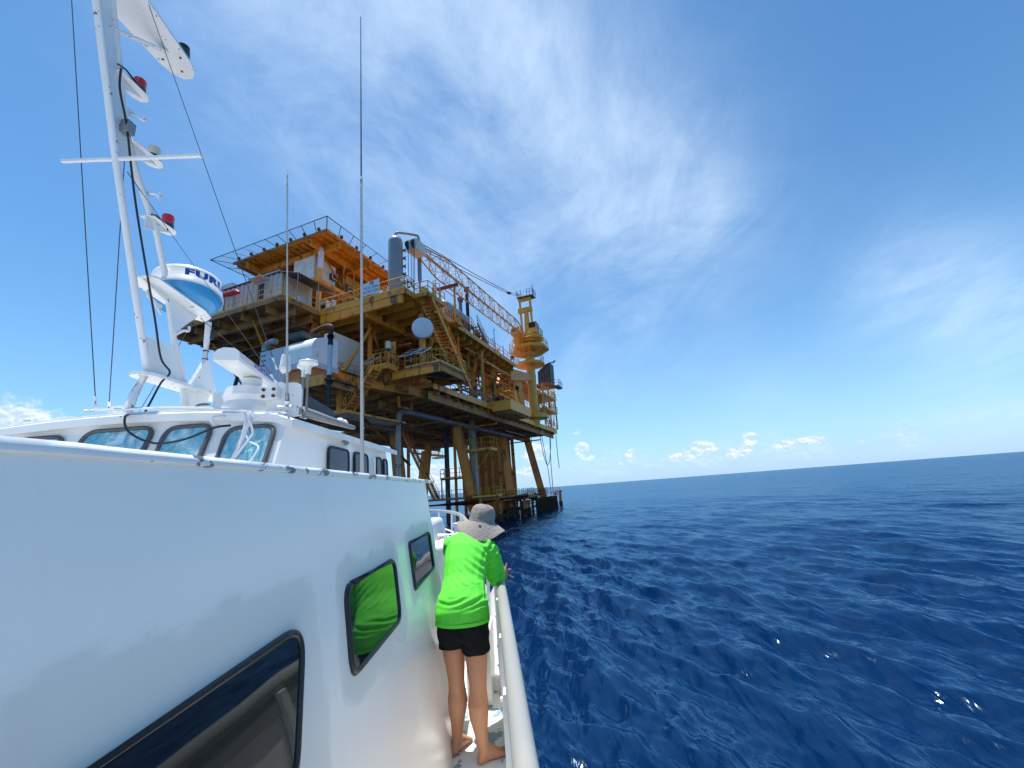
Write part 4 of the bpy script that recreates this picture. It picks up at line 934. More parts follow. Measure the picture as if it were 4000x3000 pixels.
# boom
HB, TB = P(58.2, 19.1, 26.9), P(29.2, 19.1, 25.75)
ax = (TB - HB).normalized(); sd = eA; upb = sd.cross(ax).normalized()
if upb.z < 0: upb = -upb
Lb = (TB - HB).length
def bp(t, sv, su):      # t metres from the heel, sv/su in -1..1
    wv = min(1, .35 + t / 7.0, .45 + (Lb - t) / 8.0) * .78; wu = min(1, .25 + t / 6.0, .3 + (Lb - t) / 6.0) * .78
    return HB + ax * t + sd * (sv * wv) + upb * (su * wu)
ch = MB(); n = 20; kn = [Lb * i / n for i in range(n + 1)]
for sv in (-1, 1):
    for su in (-1, 1): ch.path([bp(t, sv, su) for t in kn], .08, 6)
bo = ch.build('boom', 'boom', crp)
lc = MB()
for i in range(n):
    a, c = kn[i], kn[i + 1]; s = 1 if i % 2 else -1
    for sv in (-1, 1): lc.tube(bp(a, sv, -s), bp(c, sv, s), .036, 5); lc.tube(bp(a, sv, -1), bp(a, sv, 1), .03, 5)
    for su in (-1, 1): lc.tube(bp(a, -s, su), bp(c, s, su), .036, 5); lc.tube(bp(a, -1, su), bp(a, 1, su), .03, 5)
lc.build('lacing', 'boom', bo)
hb_ = MB(); q = TB + ax * .2; hb_.hexa([q + sd * s1 * .55 + ax * a + upb * h for h in (-.55, .45) for s1, a in ((-1, -.7), (1, -.7), (1, .9), (-1, .9))])
hb_.build('boom_head', 'cream', crp)
sh = MB()
for s1 in (-.3, .3): sh.lathe([(.42, -.06), (.42, .06)], q + ax * .95 + sd * s1 - upb * .1, sd, 14)
sh.build('sheave', 'black', crp)
pd = MB(); gt = P(60.6, 19.2, 34.6); hk = P(53.2, 19.2, 32.0)
for s1 in (-.35, .35): pd.path([q + upb * .5 + sd * s1, (q + upb * .5).lerp(hk, .5) + sd * s1 * .7 - eZ * .12, hk + sd * s1 * .5], .045, 5)
for s1 in (-.3, -.1, .12, .3): pd.tube(hk + sd * s1, gt + sd * s1 * 1.6, .025, 4)
pd.build('pendant_rope', 'black', crp)
MB().path([hk - (gt - hk) * .1, hk, hk + (gt - hk) * .12], [.08, .26, .16], 8).build('floating_block', 'rusty', crp, True)
ho = MB()
for s1, z in ((.3, 22.6), (0, 21.4), (-.2, 21.0), (-.35, 21.8)): ho.tube(q + ax * .9 + sd * s1 - upb * .3, V(((q + ax * .9).x, (q + ax * .9).y, z)) + sd * s1, .025, 4)
ho.build('hoist_rope', 'black', crp)
# boom rest
br = thing('boom_rest', 'yellow frame holding up the crane boom at the deck edge', 'boom rest', P(34.5, 18.6, 20.7))
for u, v in ((34.5, 20.0), (34.5, 18.3)): MB().beam(P(u, v, 20.0), P(u, v, 24.2), .2, .2).build('post', 'yellow', br)
MB().beam(P(34.5, 20.3, 24.35), P(34.5, 17.9, 24.35), .25, .28).build('saddle_beam', 'rusty', br)
MB().tube(P(34.5, 18.3, 23.0), P(34.5, 19.5, 24.2), .07, 6).build('brace', 'yellow', br); MB().tube(P(34.5, 20, 22.4), P(31.6, 18.9, 20.8), .08, 6).build('brace', 'yellow2', br)
MB().pbox(33.9, 35.3, 17.9, 18.84, 20.0, 20.2).build('bracket', 'yellow', br)

# dish on its post
ds = thing('satellite_dish', 'round shrouded white microwave dish on a yellow post at the deck edge', 'dish', P(28.6, 18.6, 14.34))
dn = (V((0, 0, 3.6)) - P(28, 18, 17.3)); dn.z = -2.0; dn = (dn.normalized() + V((-.1, 0, 0))).normalized()
o = MB().lathe([(.3, -.55), (.8, -.32), (.88, -.25), (.88, .14), (.85, .16), (.55, .24), (.02, .33)], P(28, 18, 17.3), dn, 32).build('shroud', 'dish', ds); smooth_by_angle(o, 30)
MB().beam(P(28.7, 18.3, 14.34), P(28.7, 18.3, 17.6), .16, .16).build('post', 'yellow', ds)
MB().tube(P(28.0, 18, 17.3) - dn * .5, P(28.7, 18.3, 17.3), .12, 8).build('bracket', 'steel', ds)

# solar panels (three alike apart from size and place)
def solar(c, a, bdir, w_, h_, cells, lab):
    c = V(c); a = V(a).normalized(); bd = V(bdir).normalized(); nn = a.cross(bd).normalized()
    t = thing('solar_panel', lab, 'solar panel', c - eZ * .9, 'solar panels on the mezzanine railings')
    def q(x, y, z): return c + a * x + bd * y + nn * z
    def slab(m, x0, x1, y0, y1, z0, z1): return m.hexa([q(x0, y0, z0), q(x1, y0, z0), q(x1, y1, z0), q(x0, y1, z0), q(x0, y0, z1), q(x1, y0, z1), q(x1, y1, z1), q(x0, y1, z1)])
    f = MB(); e = .07
    slab(f, -w_ / 2, w_ / 2, -h_ / 2, h_ / 2, -.03, .0)
    slab(f, -w_ / 2, -w_ / 2 + e, -h_ / 2, h_ / 2, .002, .03); slab(f, w_ / 2 - e, w_ / 2, -h_ / 2, h_ / 2, .002, .03)
    for k in range(cells + 1):
        y = -h_ / 2 + (h_ - e) * k / cells; slab(f, -w_ / 2 + e, w_ / 2 - e, y, y + e, .002, .03)
    f.build('frame', 'alum', t)
    s = MB()
    for k in range(cells):
        y = -h_ / 2 + (h_ - e) * k / cells + e; slab(s, -w_ / 2 + e + .01, w_ / 2 - e - .01, y + .01, y + (h_ - e) / cells - e - .01, .003, .012)
    s.build('cell_panel', 'solar', t)
    MB().tube(c - nn * .03, c - eZ * .9, .05, 6).build('stand', 'railgray', t)
tl = (eB * -.55 + eZ * .55)
sdn = eB * .75 + eZ * .62 - eA * .45
solar(P(28.3, 19.4, 15.5), -eA, sdn, 1.2, 1.35, 2, 'double white framed solar panel standing left of the dish post')
solar(P(28.3, 18.15, 15.42), -eA, sdn, .8, .95, 1, 'smaller square solar panel at the right of the double one')
solar(P(28.0, 23.5, 15.4), -eA, sdn, 1.15, 1.3, 2, 'solar panel half hidden behind the near white whip antenna')
ln = thing('navigation_lantern', 'clear glass navigation lantern on a thin post above the lantern platform', 'lantern', P(27.45, 21.05, 14.55))
MB().lathe([(.2, 15.9), (.22, 16.0), (.22, 16.45), (.17, 16.55), (.02, 16.58)], P(27.45, 21.05, 0), n=14).build('lens', 'lensclear', ln, True)
MB().lathe([(.12, 15.68), (.2, 15.72), (.2, 15.9)], P(27.45, 21.05, 0), n=12).build('lamp_base', 'lamphouse', ln, True)
MB().tube(P(27.45, 21.05, 14.3), P(27.45, 21.05, 15.7), .05, 6).build('post', 'yellow', ln)

# tanks and boxes on the cellar deck, left
tk = thing('round_top_tank', 'white half round storage tank lying on a grey skid below the cabins', 'tank', P(24.2, 26, 12.68))
prof = [(22.8, 14.28)]
for i in range(9):
    t = math.pi / 2 * i / 8; prof.append((24.55 - 1.75 * math.cos(t), 15.38 + 1.25 * math.sin(t)))
prof += [(25.45, 16.63), (25.45, 14.28)]
o = MB().extr([P(u, 27.5, z) for u, z in prof], eA * -2.95).build('shell', 'tank', tk); smooth_by_angle(o, 35)
MB().pbox(22.7, 25.5, 24.5, 27.6, 13.83, 14.26).build('skid', 'grayblue', tk)
MB().pbox(23.0, 25.3, 24.8, 27.3, 12.68, 13.82).build('saddle', 'underbrown', tk)
bb = thing('bolted_box', 'pale blue grey square housing with rows of bolts left of the half round tank', 'housing', P(24.5, 29.1, 12.68))
MB().pbox(23.2, 25.8, 27.65, 30.6, 12.68, 16.15).build('housing', 'grayblue', bb)
MB().pbox(23.1, 24.9, 26.0, 27.5, 16.64, 17.1).build('vent_cowl', 'darkgray', bb)
for k in range(7):
    for v in (30.35, 30.1):
        p = P(23.18, v - .1 * (k % 2), 13.2 + k * .43); MB().box(p - V((.05, .04, .05)), p + V((.05, .02, .05))).build('bolt', 'black', bb)
MB().path(catmull([P(23.4, 30.4, 16.15), P(23.4, 30.35, 16.75), P(23.4, 29.75, 17.0), P(23.4, 29.15, 16.9)], 5), .24, 10).build('elbow_duct', 'pipegray', bb, True)
bb = MB().pbox(26.2, 29.9, 25.8, 28.0, 14.3, 18.0).build('white_container', 'cream'); tag(bb, 'big plain white container behind the slanting yellow brace', 'container')
ex = thing('black_riser', 'black and grey vertical riser pipe in front of the white tank', 'riser', P(22.0, 21.95, 8.0))
MB().tube(P(22, 22.0, 8.4), P(22, 21.95, 12.46), .175, 12).build('pipe', 'black', ex, True); MB().tube(P(22, 21.95, 12.46), P(22, 21.95, 14.7), .175, 12).build('pipe', 'grayblue', ex, True)
MB().path([P(22, 21.95, 14.7), P(22, 21.95, 15.9)], .19, 12).build('pipe', 'black', ex, True)
MB().path(catmull([P(22, 21.95, 15.9), P(22, 22.0, 16.2), P(22, 22.7, 16.28), P(22, 23.7, 16.0), P(22, 23.4, 15.75), P(22, 22.7, 15.65)], 5), .17, 10).build('elbow', 'rusty', ex, True)
for z in (9.4, 11.85, 15.3): MB().path([P(22, 21.95, z), P(22, 21.95, z + .16)], .26, 12).build('clamp', 'black', ex, True)
MB().beam(P(22.1, 22.0, 12.3), P(22.3, 22.8, 12.3), .12, .12).build('bracket', 'black', ex)
hs = thing('black_hose', 'thick black hose curving down at the left end under the cabin deck', 'hose', P(27, 37, 14))
MB().path(catmull([P(27, 36.0, 17.8), P(27, 36.6, 18.5), P(27, 37.6, 18.2), P(27, 38.4, 17.3), P(27, 38.6, 16.0), P(27, 39.4, 13.5)], 6), .17, 10).build('hose', 'black', hs, True)
MB().tube(P(30, 39.9, 19.5), P(30, 42.5, 14.0), .22, 10).build('support_pipe', 'under', hs, True)
an = thing('wind_gauge', 'black cup wind gauge hanging on a rod below the cabin deck corner', 'wind gauge', P(26, 39, 18))
MB().path(catmull([P(26, 41.9, 20.3), P(26, 40.6, 19.6), P(26, 39.4, 19.3), P(26, 38.5, 19.2)]), .05, 5).build('rod', 'black', an)
b = MB(); b.tube(P(26, 38.7, 19.2), P(26, 38.7, 18.2), .09, 6)
for dv, du in ((.5, 0), (-.45, .2), (0, -.5)): b.ball(P(26 + du, 38.7 + dv, 18.5), .2, 8); b.tube(P(26, 38.7, 18.5), P(26 + du, 38.7 + dv, 18.5), .03, 4)
b.build('cups', 'black', an)

# stuff at the far right end
du_ = thing('dark_cooler', 'dark grey cooler unit on the far corner behind the crane column', 'cooler', P(68, 18.6, 20.5))
MB().extr([P(67.2, 20.0, 21.0), P(67.2, 17.8, 20.9), P(67.2, 17.7, 24.6), P(67.2, 18.4, 24.4), P(67.2, 20.0, 23.2)], eB * 2.5).build('casing', 'darkgray', du_)
b = MB().pbox(66, 70.5, 17.6, 20.6, 20.55, 20.75).build('floor', 'underbrown', du_)
for k in range(6): MB().tube(P(66.6, 20.3 - k * .45, 20.8), P(66.6, 20.2 - k * .45, 22.6 + (k % 3) * .5), .06, 5).build('pipe', 'steel', du_)
fp = MB().pbox(68, 70.6, 16.7, 17.55, 20.3, 20.42).build('landing', 'darkgray', du_)
railing([P(68, 17.55, 20.42), P(68, 16.7, 20.42), P(70.6, 16.7, 20.42)], fp, 'railgray', 1.2, .8, .04)
MB().path([P(68, 17.9, 24.7), P(68, 17.2, 24.7), P(68, 16.9, 25.0)], .16, 8).build('exhaust', 'black', du_)
for z in (18.6, 16.2):
    g_ = MB().pbox(63.5, 71.2, 18.2, 22.5, z - .18, z).build('side_walkway', 'crane', plat)
    railing([P(63.5, 18.2, z), P(71.2, 18.2, z), P(71.2, 22.5, z)], g_, 'rail', 1.1, 1.1, .045)
MB().pbox(62.0, 71.0, 20.8, 30, 20.2, 20.5).build('aft_deck', 'under', plat)
railing([P(62, 20.8, 20.5), P(66, 20.8, 20.5)], plat, 'rail', 1.1, 1.1, .045)
for u, v in ((63.7, 18.4), (67.2, 18.4), (70.9, 18.4), (63.7, 22.2), (70.9, 22.2), (66, 26)): MB().beam(P(u, v, 13.3), P(u, v, 20.2), .24, .24).build('column', 'crane', plat)
for k in range(12):
    u0_, v0_ = rnd.uniform(62, 70.5), rnd.uniform(19, 23); MB().tube(P(u0_, v0_, rnd.uniform(13.5, 17)), P(u0_ + rnd.uniform(-2, 2), v0_, rnd.uniform(17, 20.3)), rnd.choice((.06, .1, .16)), 7).build('process_pipe', rnd.choice(('crane', 'under', 'steel')), plat, True)
hm = [('long slack hose', [P(72, 21.9, 14.9), P(72, 21.6, 11), P(72, 21.1, 6), P(72, 21.0, 2.3)]), ('hose hanging in a deep loop', [P(72, 22.1, 13.2), P(72, 21.75, 9.5), P(72, 21.25, 7.5), P(72, 20.7, 8.2), P(72, 20.3, 10.5), P(72, 20.0, 13.2)]), ('straight hose down to the landing', [P(72, 20.2, 14.2), P(72, 20.5, 8), P(72, 20.6, 2.7)]), ('short hose ending in the air', [P(72, 19.1, 13.1), P(72, 19.15, 9.8), P(72, 19.1, 6.7)])]
for nm_, pts in hm:
    o = MB().path(catmull(pts), .055, 6).build('hanging_hose', 'black'); tag(o, nm_ + ' below the far right corner of the platform', 'hose', 'hoses hanging at the far corner')
fb = MB().pbox(64.5, 64.7, 19.3, 20.3, 12.0, 13.0).build('notice_plate', 'cream'); tag(fb, 'small cream plate hanging under the far deck edge', 'plate')
mr = thing('gangway_drum', 'maroon covered drum on the yellow box platform beside the crane', 'drum', P(44.3, 18.2, 13.55))
MB().lathe([(.3, 0), (.42, .1), (.42, 1.0), (.3, 1.1)], P(44.3, 18.6, 14.0), -eA, 14).build('drum', mat('maroon_cover', (.09, .015, .03), .7), mr, True); MB().pbox(44.0, 44.6, 17.6, 18.5, 13.55, 13.65).build('cradle', 'darkgray', mr)
for i, (u, v, z, lb) in enumerate(((37.5, 19.1, 16.4, 'black floodlight on the cellar deck column under the stair'), (53, 19.4, 21.6, 'black floodlight box on the railing near the crane'), (55, 19.7, 17.6, 'round black floodlight on the yellow wall by the crane column'))):
    t = thing('floodlight', lb, 'floodlight', P(u, v, z)); MB().pbox(u, u + .3, v - .25, v + .25, z, z + .5).build('lamp_housing', 'black', t); MB().tube(P(u + .3, v, z + .2), P(u + .8, v, z - .2), .05, 5).build('arm', 'black', t)
wh = thing('white_small_dish', 'small white dish on the main deck railing next to the crane gallery', 'dish', P(51.5, 18.9, 21.2))
MB().lathe([(.02, -.1), (.3, -.06), (.42, .08), (.02, .14)], P(51.5, 18.8, 22.1), (-.5, -.8, .1), 16).build('reflector', 'dish', wh, True); MB().tube(P(51.5, 19, 20.8), P(51.5, 18.85, 22.0), .05, 5).build('post', 'rail', wh)
fk = MB().path([P(46, 19, 20.8), P(46, 19, 23.6), P(46.1, 19, 23.8), P(46.3, 19, 23.6)], .05, 6).build('lamp_post', 'railgray'); tag(fk, 'thin hooked grey lamp post on the main deck edge before the crane', 'lamp post')
# =================================================================== THE BOAT
CL = -2.85
boat = thing('motor_boat', 'white motor boat seen from its side deck with dark cabin windows and a low wheelhouse', 'boat', (CL, 3, 0))
RAIL = [(-7, 0.12, 2.84), (-3, 0.12, 2.84), (-.5, 0.09, 2.84), (0.5, 0.03, 2.84), (1.4, -0.042, 2.84), (2.2, -0.10, 2.84), (3.0, -0.16, 2.842), (3.6, -0.207, 2.85), (4.4, -0.28, 2.88), (5.5, -0.45, 2.96), (7.7, -0.98, 3.12), (9.1, -1.30, 3.18), (10.7, -1.83, 3.2), (12.2, -2.5, 3.2), (12.6, -2.85, 3.2)]
RP = catmull([(x, y, z) for y, x, z in RAIL], 6)
def rail_at(y):
    for a, b in zip(RP[:-1], RP[1:]):
        if a.y <= y <= b.y + 1e-9 and b.y > a.y: return a.lerp(b, (y - a.y) / (b.y - a.y))
    return RP[-1]
full = RP + [V((2 * CL - p.x, p.y, p.z)) for p in RP[-2::-1]]
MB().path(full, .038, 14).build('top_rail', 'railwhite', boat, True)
# hull shell (both sides) with bulwark
ys = [-7, -5, -3, -1, 0.5, 1.4, 2.2, 3, 3.6, 4.4, 5.5, 6.6, 7.7, 9.1, 10.7, 11.8, 12.5]
def deckz(y): return 1.9 + max(0, y - 4.2) * .075
hv = []; hf = []
for y in ys:
    r = rail_at(y); hb = abs(r.x - CL); top = deckz(y) + .0
    sec = [(hb, r.z - .10), (hb * 1.0 + .0, top), (hb * .99, top - .12), (hb * .9, .55), (hb * .72, -.2), (hb * .35, -.75), (0.0, -.95)]
    if y > 4.6: sec[0] = (hb, max(top + .10, r.z - .55))
    row = [(CL + h, y + (1 - i / 6) * .0 + (y - 4) * .0, z) for i, (h, z) in enumerate(sec)] + [(CL - h, y, z) for h, z in sec[-2::-1]]
    hv += row
k = 13
for i in range(len(ys) - 1):
    for j in range(k - 1): hf.append((i * k + j, (i + 1) * k + j, (i + 1) * k + j + 1, i * k + j + 1))
hf.append(tuple(range(k))); hf.append(tuple((len(ys) - 1) * k + j for j in range(k - 1, -1, -1)))
hull = MB().add(hv, hf).build('hull', 'boat', boat); smooth_by_angle(hull, 30)
# inner bulwark lining
b = MB(); vs = []; 
for y in ys[:11]:
    r = rail_at(y); x = r.x - .014
    vs += [(x, y, deckz(y) - .02), (x, y, r.z - .12 if y < 4.7 else deckz(y) + .12), (r.x - .004, y, (r.z - .12 if y < 4.7 else deckz(y) + .12) + .001)]
b.add(vs, [f for i in range(10) for f in ((i * 3, i * 3 + 1, i * 3 + 4, i * 3 + 3), (i * 3 + 1, i * 3 + 2, i * 3 + 5, i * 3 + 4))])
b.build('bulwark_lining', 'boat', boat)
for i, y in enumerate((-0.9, 0.1, 1.05, 1.95, 2.62, 3.42, 4.2)):
    r = rail_at(y); x = r.x - .016
    st = MB().box((x - .032, y - .035, 1.905), (x - .002, y + .035, r.z - .03)).build('stanchion', 'boat', boat)
    for z in (2.1, 2.5): MB().lathe([(.012, 0), (.012, .012), (.004, .016)], (x - .032, y, z), (-1, 0, 0), 8).build('bolt', 'alum', st)
MB().add([(x, y, z) for y in ys[:11] for x, z in ((rail_at(y).x - .03, rail_at(y).z - .125), (rail_at(y).x - .026, rail_at(y).z - .02))], [(i * 2, i * 2 + 1, i * 2 + 3, i * 2 + 2) for i in range(10)]).build('rail_web', 'railwhite', boat)
for y in (5.6, 6.6, 7.7, 8.9, 10.2, 11.6):
    r = rail_at(y); MB().tube(r, (r.x - .02, y, deckz(y)), .022, 8).build('rail_post', 'boatchip', boat, True)
MB().path([V((p.x - .03, p.y, p.z - .42)) for p in RP if p.y > 6.0], .02, 8).build('mid_rail', 'boatchip', boat, True)
# deck
dv = []; dys = [-7] + [y for y in np.arange(-3, 12.5, .25)]
for y in dys:
    r = rail_at(y); dv += [(r.x - .01, y, deckz(y)), (2 * CL - r.x + .01, y, deckz(y))]
MB().add(dv, [(2 * i, 2 * i + 1, 2 * i + 3, 2 * i + 2)[::-1] for i in range(len(dys) - 1)]).build('side_deck', 'deck', boat)
MB().box((-.56, 3.95, 1.904), (-.36, 4.5, 2.42)).build('deck_locker', 'boat', boat)
# cabin side wall
WX = lambda z: -.588 - .1382 * (z - 1.9)
YF = 3.91
def rpoly(c, r, n=6):
    out = []; m = len(c)
    for i in range(m):
        p = V((*c[i], 0)); a = (V((*c[i - 1], 0)) - p); q = (V((*c[(i + 1) % m], 0)) - p)
        rr = min(r if not isinstance(r, (list, tuple)) else r[i], a.length * .45, q.length * .45)
        a.normalize(); q.normalize(); p0 = p + a * rr; p2 = p + q * rr
        for k in range(n + 1):
            t = k / n; out.append(((1 - t) ** 2 * p0 + 2 * t * (1 - t) * p + t * t * p2).to_2d())
    return out
SW = [([(-.55, 3.155), (-.55, 2.70), (1.43, 2.80), (1.545, 3.212)], .11), ([(1.912, 3.250), (1.892, 2.922), (2.585, 2.942), (2.61, 3.254)], .07), ([(2.985, 3.30), (2.972, 3.012), (3.60, 3.042), (3.62, 3.306)], .035)]
yy = sorted(set([-6, -4, -2.5, -1.5] + [round(v, 4) for v in np.arange(-.9, 3.79, .022)])); zz_ = list(np.linspace(1.9, 3.722, 84))
vs = []; st = []
rects = [(-.55, 1.53, 2.77, 3.235), (1.88, 2.62, 2.91, 3.266), (2.96, 3.63, 3.01, 3.315)]
def stain(y, z):
    best = 0
    for i, (a, b_, c, d) in enumerate(rects):
        dx = max(a - y, 0, y - b_); dz = max(c - z, 0, z - d); D = math.hypot(dx, dz)
        jag = mnoise.noise(V((y * 5.3, z * 3, i))) * .055 + mnoise.noise(V((y * 17, z * 9, i + 7))) * .022
        lim = (.13, .085, .075)[i] + jag
        best = max(best, min(1, max(0, (lim - D) / .012 + .5)) * (1 - .35 * min(1, D / .12)))
    return best
cols = []
for y in yy: cols.append([(WX(z), y) for z in zz_])
for k in range(1, 9):         # rounded front corner
    t = math.pi / 2 * k / 8; R = .12
    cols.append([(WX(z) - R + R * math.cos(t), 3.79 + R * math.sin(t)) for z in zz_])
cols.append([(WX(z) - 2.0, YF) for z in zz_])
nz_ = len(zz_)
for c in cols:
    for (x, y), z in zip(c, zz_): vs.append((x, y, z)); st.append(stain(y, z) if -2 < y < 3.79 else 0.0)
fs = [(i * nz_ + j, (i + 1) * nz_ + j, (i + 1) * nz_ + j + 1, i * nz_ + j + 1) for i in range(len(cols) - 1) for j in range(nz_ - 1)]
wall = MB().add(vs, fs).build('cabin_side', 'wall', boat, True)
at = wall.data.attributes.new('stain', 'FLOAT', 'POINT'); at.data.foreach_set('value', np.array(st, dtype=np.float32))
wn = V((1, 0, .1382)).normalized()
for c, r in SW:
    pl = rpoly(c, r, 7)
    w3 = [V((WX(z), y, z)) for y, z in pl]
    g = MB().extr([p + wn * .003 for p in w3], wn * .005); o = g.build('window', 'glass', wall)
    rg = MB().path([p + wn * .004 for p in w3], .0125, 8, closed=True).build('gasket', 'rubber', o, True)
    cen = sum(w3, V()) / len(w3)
    MB().path([p + (p - cen).normalized() * .013 + wn * .001 + V((0, mnoise.noise(p * 60) * .004, mnoise.noise(p * 60 + V((5, 0, 0))) * .004)) for p in w3], .007, 6, closed=True).build('sealant', 'rubber', o, True)
# cap on top of the wall: a rounded lip, chipped
b = MB(); cy = [-6, -3] + list(np.arange(-1.2, 4.03, .06)) + [4.03]
prof = [(-.10, -.008), (-.10, .005), (-.01, .011), (.008, .009), (.016, -.003), (.015, -.014), (.005, -.019), (-.004, -.017)]
vs = [(WX(3.75) + dx + (-.02 * max(0, y - 3.85)), y, 3.738 + dz + mnoise.noise(V((y * 7, dx * 9, 3))) * .0022) for y in cy for dx, dz in prof]; n = len(prof)
b.add(vs, [(i * n + k, i * n + (k + 1) % n, (i + 1) * n + (k + 1) % n, (i + 1) * n + k)[::-1] for i in range(len(cy) - 1) for k in range(n)] + [tuple(range(n)), tuple((len(cy) - 1) * n + k for k in range(n - 1, -1, -1))])
o = b.build('wall_cap', 'capchip', wall); smooth_by_angle(o, 50)
# upper deck behind the cap, foredeck trunk, front lockers
MB().box((-4.86, -6, 3.28), (WX(3.3) - .03, 3.88, 3.34)).build('upper_deck', 'roofwhite', boat)
MB().box((-4.87, -6, 3.35), (-4.82, 3.85, 3.75)).build('port_coaming', 'boat', boat)
MB().box((-5.1, -6, 1.9), (-4.83, 3.85, 3.27)).build('port_cabin_side', 'boat', boat)
b = MB(); b.hexa([(-4.7, 3.95, 1.95), (-.80, 3.95, 1.95), (-.93, 6.6, 2.0), (-4.7, 6.6, 2.0), (-4.6, 3.95, 3.33), (-1.0, 3.95, 3.33), (-1.15, 6.3, 3.30), (-4.6, 6.3, 3.30)])
o = b.build('fore_trunk', 'boat', boat); bv = o.modifiers.new('b', 'BEVEL'); bv.width = .05; bv.segments = 3
b = MB(); b.hexa([(-1.05, 4.6, 2.0), (-.73, 4.6, 2.0), (-.85, 5.6, 2.0), (-1.05, 5.6, 2.0), (-1.05, 4.7, 3.08), (-.86, 4.7, 3.08), (-.92, 5.5, 3.08), (-1.05, 5.5, 3.08)])
o = b.build('side_locker', 'boat', boat); bv = o.modifiers.new('b', 'BEVEL'); bv.width = .04; bv.segments = 3
MB().lathe([(.05, 0), (.05, .2), (.065, .21), (.065, .25), (.02, .26)], (-.93, 6.2, 2.95), n=12).build('deck_vent', 'roofwhite', boat, True)
b = MB()
for dx in (-.06, .06): b.tube((-.83 + dx, 5.0, 3.08), (-.83 + dx, 5.0, 3.15), .015, 6)
b.tube((-.97, 5.0, 3.16), (-.69, 5.02, 3.16), .022, 8); b.build('mooring_cleat', 'alum', boat, True)

# wheelhouse
wh_ = MB(); X0, X1 = -1.6, -4.1; rk = math.tan(math.radians(22))
zt, zb = 4.183, 3.35
def WF(z): return 2.88 - (4.2 - z) * rk
def camber(x): q = (x - CL) / 1.25; return zt + .085 * (1 - q * q)
nxw = 24; wv = []
for i in range(nxw + 1):
    x = X1 + (X0 - X1) * i / nxw; zc = camber(x); wv += [(x, WF(zb), zb), (x, WF(zc), zc), (x * .97 + CL * .03, 5.22, zc), (x, 5.28, zb)]
wf_ = [(4 * i + k, 4 * i + 4 + k, 4 * i + 4 + (k + 1) % 4, 4 * i + (k + 1) % 4) for i in range(nxw) for k in range(4)]
wh_.add(wv, wf_ + [(3, 2, 1, 0), tuple(4 * nxw + k for k in range(4))])
wheel = wh_.build('wheelhouse', 'boat', boat)
# cambered roof with a thick lip
rv = []; rf = []; nx = 21; ry = [2.845, 2.875, 3.5, 4.3, 5.40]
for y in ry:
    for i in range(nx):
        s = -1 + 2 * i / (nx - 1); x = CL + s * 1.30; zc = 4.235 + .085 * (1 - s * s) - max(0, (abs(s) - .93)) * .5
        bow = .012 * (1 - s * s) if y < 3 else 0
        rv.append((x, y - bow, zc + (.0 if y > 2.86 else -.015)))
top = len(rv); rv += [(x, y, z - .055) for x, y, z in rv]
for j in range(len(ry) - 1):
    for i in range(nx - 1):
        a = j * nx + i; rf.append((a, a + 1, a + nx + 1, a + nx)); rf.append((top + a, top + a + nx, top + a + nx + 1, top + a + 1))
for i in range(nx - 1):
    rf.append((i, top + i, top + i + 1, i + 1)); a = (len(ry) - 1) * nx + i; rf.append((a, a + 1, top + a + 1, top + a))
for j in range(len(ry) - 1):
    a = j * nx; rf.append((a, a + nx, top + a + nx, top + a)); a = j * nx + nx - 1; rf.append((a, top + a, top + a + nx, a + nx))
roof = MB().add(rv, rf).build('roof', 'roofwhite', wheel); smooth_by_angle(roof, 30)
MB().path([(CL + s * 1.24, 2.875, 4.243 + .085 * (1 - s * s)) for s in np.linspace(-1, 1, 22)], .007, 6).build('roof_cable', 'cablewhite', roof, True)
fn = V((0, -math.cos(math.atan(rk)), math.sin(math.atan(rk))))
def front_window(xs, z0, z1, r, lab=None):
    pl = rpoly([(xs[0], z0), (xs[1], z0), (xs[1], z1), (xs[0], z1)], r, 7); p3 = [V((x, WF(z), z)) for x, z in pl]
    o = MB().extr([p + fn * .003 for p in p3], fn * .006).build('window', 'foil', wheel, label='windscreen pane backed with crumpled teal foil')
    MB().add([p + fn * .02 for p in p3], [tuple(range(len(p3)))]).build('pane', 'pane', o)
    MB().path([p + fn * .012 for p in p3], .016, 8, closed=True).build('gasket', 'rubbergray', o, True)
for xs, zt_ in (((-2.0, -1.665), 4.155), ((-2.44, -2.12), 4.195), ((-3.02, -2.54), 4.21), ((-3.5, -3.16), 4.19), ((-4.02, -3.6), 4.155)): front_window(xs, 3.62, zt_, .085)
def side_window(y0, y1, z0, z1, r):
    pl = rpoly([(y0, z0), (y1, z0), (y1, z1), (y0, z1)], r, 6); p3 = [V((X0 - .04 * (z - zb) / (zt - zb) * (y - 2.9) / 2.4, y, z)) for y, z in pl]
    o = MB().extr([p + V((.008, 0, 0)) for p in p3], (.006, 0, 0)).build('side_window', 'sideglass', wheel); MB().path([p + V((.012, 0, 0)) for p in p3], .012, 6, closed=True).build('gasket', 'rubber', o, True)
for y0, y1 in ((3.53, 3.97), (4.12, 4.5), (4.78, 4.98), (5.06, 5.2)): side_window(y0, y1, 3.6, 4.075, .06)
MB().box((X0 - .003, 4.62, 3.5), (X0 + .022, 4.665, 4.06)).build('trim_post', 'boat', wheel)
MB().lathe([(.03, 0), (.03, .03), (.015, .035)], (X0, 3.86, 4.14), (1, 0, .3), 10).build('side_lamp', 'traygray', wheel, True)

